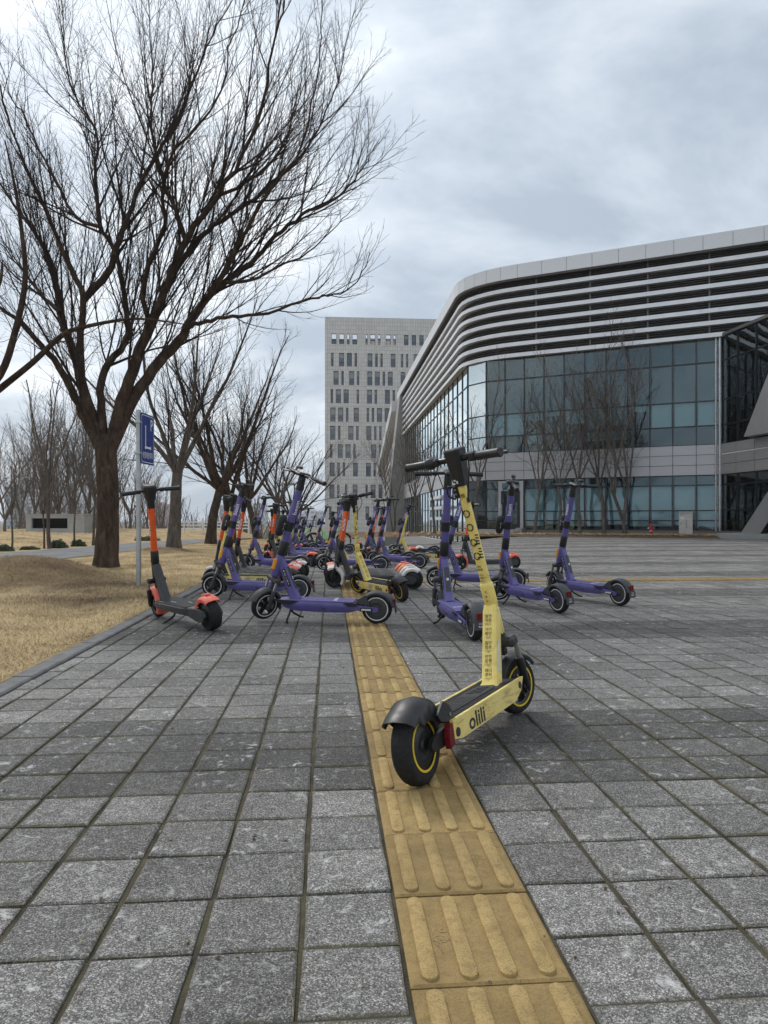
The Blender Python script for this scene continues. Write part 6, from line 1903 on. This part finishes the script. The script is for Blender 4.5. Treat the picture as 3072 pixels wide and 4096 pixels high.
# hydrant and cabinet before the building
hx, hy_ = gx(2604, 34.2), 34.2
hy = empty('fire_hydrant', (hx, hy_, .10)); hy.scale = (.78, .78, .78); tag(hy, 'red fire hydrant between the tall bare tree and grey cabinet', 'hydrant')
def zl(prof, n=16):
    m = MB(); m.grid([[(r_ * math.cos(2 * math.pi * k / n), r_ * math.sin(2 * math.pi * k / n), z) for k in range(n)] for r_, z in prof], True); return m
zl([(.0, -.05), (.13, -.05), (.13, .04), (.085, .06), (.08, .46), (.105, .48), (.105, .53), (.085, .55), (.06, .64), (.03, .68), (.03, .73), (0, .73)]).build('barrel', 'hydrant_red', hy, 40)
for s_ in (-1, 1): MB().tube([(0, 0, .40), (s_ * .16, 0, .40)], [.055, .05], 10).build('nozzle', 'hydrant_red', hy, 40); MB().tube([(s_ * .16, 0, .40), (s_ * .19, 0, .40)], .058, 8).build('cap', 'sticker_white', hy, 40)
MB().tube([(0, 0, .30), (0, -.13, .30)], .06, 10).build('pump_nozzle', 'hydrant_red', hy, 40)
zl([(.083, .20), (.086, .20), (.086, .26), (.083, .26)]).build('white_band', 'sticker_white', hy)
cbx = empty('utility_cabinet', (gx(2744, 33.8), 33.8, .04), R(-25)); tag(cbx, 'grey metal utility cabinet before the glass building', 'cabinet')
MB().bbox((0, 0, .60), (.62, .40, 1.04), .012).build('housing', 'cabinet_paint', cbx); MB().bbox((0, 0, 1.14), (.68, .46, .05), .015).build('lid', 'cabinet_paint', cbx)
d_ = MB().bbox((0, -.205, .56), (.56, .014, .84), .004).build('door', 'cabinet_paint', cbx)
MB().bbox((-.22, -.216, .60), (.02, .02, .12), .004).build('handle', 'black_metal', d_); MB().bbox((-.16, -.214, .86), (.16, .004, .12), .001).build('notice', 'sticker_white', d_)
for z in (.72, .58, .44): MB().bbox((.02, -.214, z), (.04, .004, .06), .001).build('label', 'black_metal', d_)
for x in (-.26, .26): MB().box((x, 0, .04), (.06, .36, .1)).build('foot', 'cabinet_paint', cbx)
MB().tube([(-.2, -.2, 1.05), (-.2, -.22, 1.05)], .025, 10).build('lamp', 'hydrant_red', cbx)
# lamp post with a banner
lx, ly = gx(1128, 44), 44.0
lp = empty('street_lamp', (lx, ly, lawn_z(lx, ly))); tag(lp, 'slim street lamp with a dark red banner left of the tower', 'street lamp')
Ht = (HY - 1935) / F * 44 + CAMH - lawn_z(lx, ly)
MB().tube([(0, 0, -.2), (0, 0, 1.2), (0, 0, Ht)], [.075, .065, .04], 12).build('pole', 'galvanised', lp, 40)
MB().tube([(0, 0, Ht - .1), (.25, 0, Ht), (.55, 0, Ht + .02)], .025, 8).build('arm', 'galvanised', lp, 40)
MB().bbox((.62, 0, Ht - .02), (.34, .18, .16), .03).build('lamp_head', 'galvanised', lp)
MB().bbox((.04, .10, Ht - 1.05), (.03, .30, .95), .004, Matrix.Rotation(R(60), 3, 'Z')).build('banner', 'banner_red', lp)
MB().bbox((.04, .10, Ht - .50), (.03, .30, .14), .004, Matrix.Rotation(R(60), 3, 'Z')).build('banner_head', 'sticker_white', lp)

# ------------------------------------------------------------------ thin winter haze
hz = MB().box((0, 1225, 17.5), (4100, 2900, 51)).build('haze', [])
tag(hz, 'thin pale winter haze over the distant apartment blocks', 'haze', kind='stuff')
hm = bpy.data.materials.new('haze'); hm.use_nodes = True
hn = hm.node_tree; hn.nodes.clear()
ho = hn.nodes.new('ShaderNodeOutputMaterial'); hv = hn.nodes.new('ShaderNodeVolumePrincipled')
hv.inputs['Color'].default_value = (0.86, 0.91, 0.97, 1); hv.inputs['Density'].default_value = 0.0003; hv.inputs['Anisotropy'].default_value = 0.3
hn.links.new(hv.outputs[0], ho.inputs['Volume'])
hz.data.materials.append(hm)
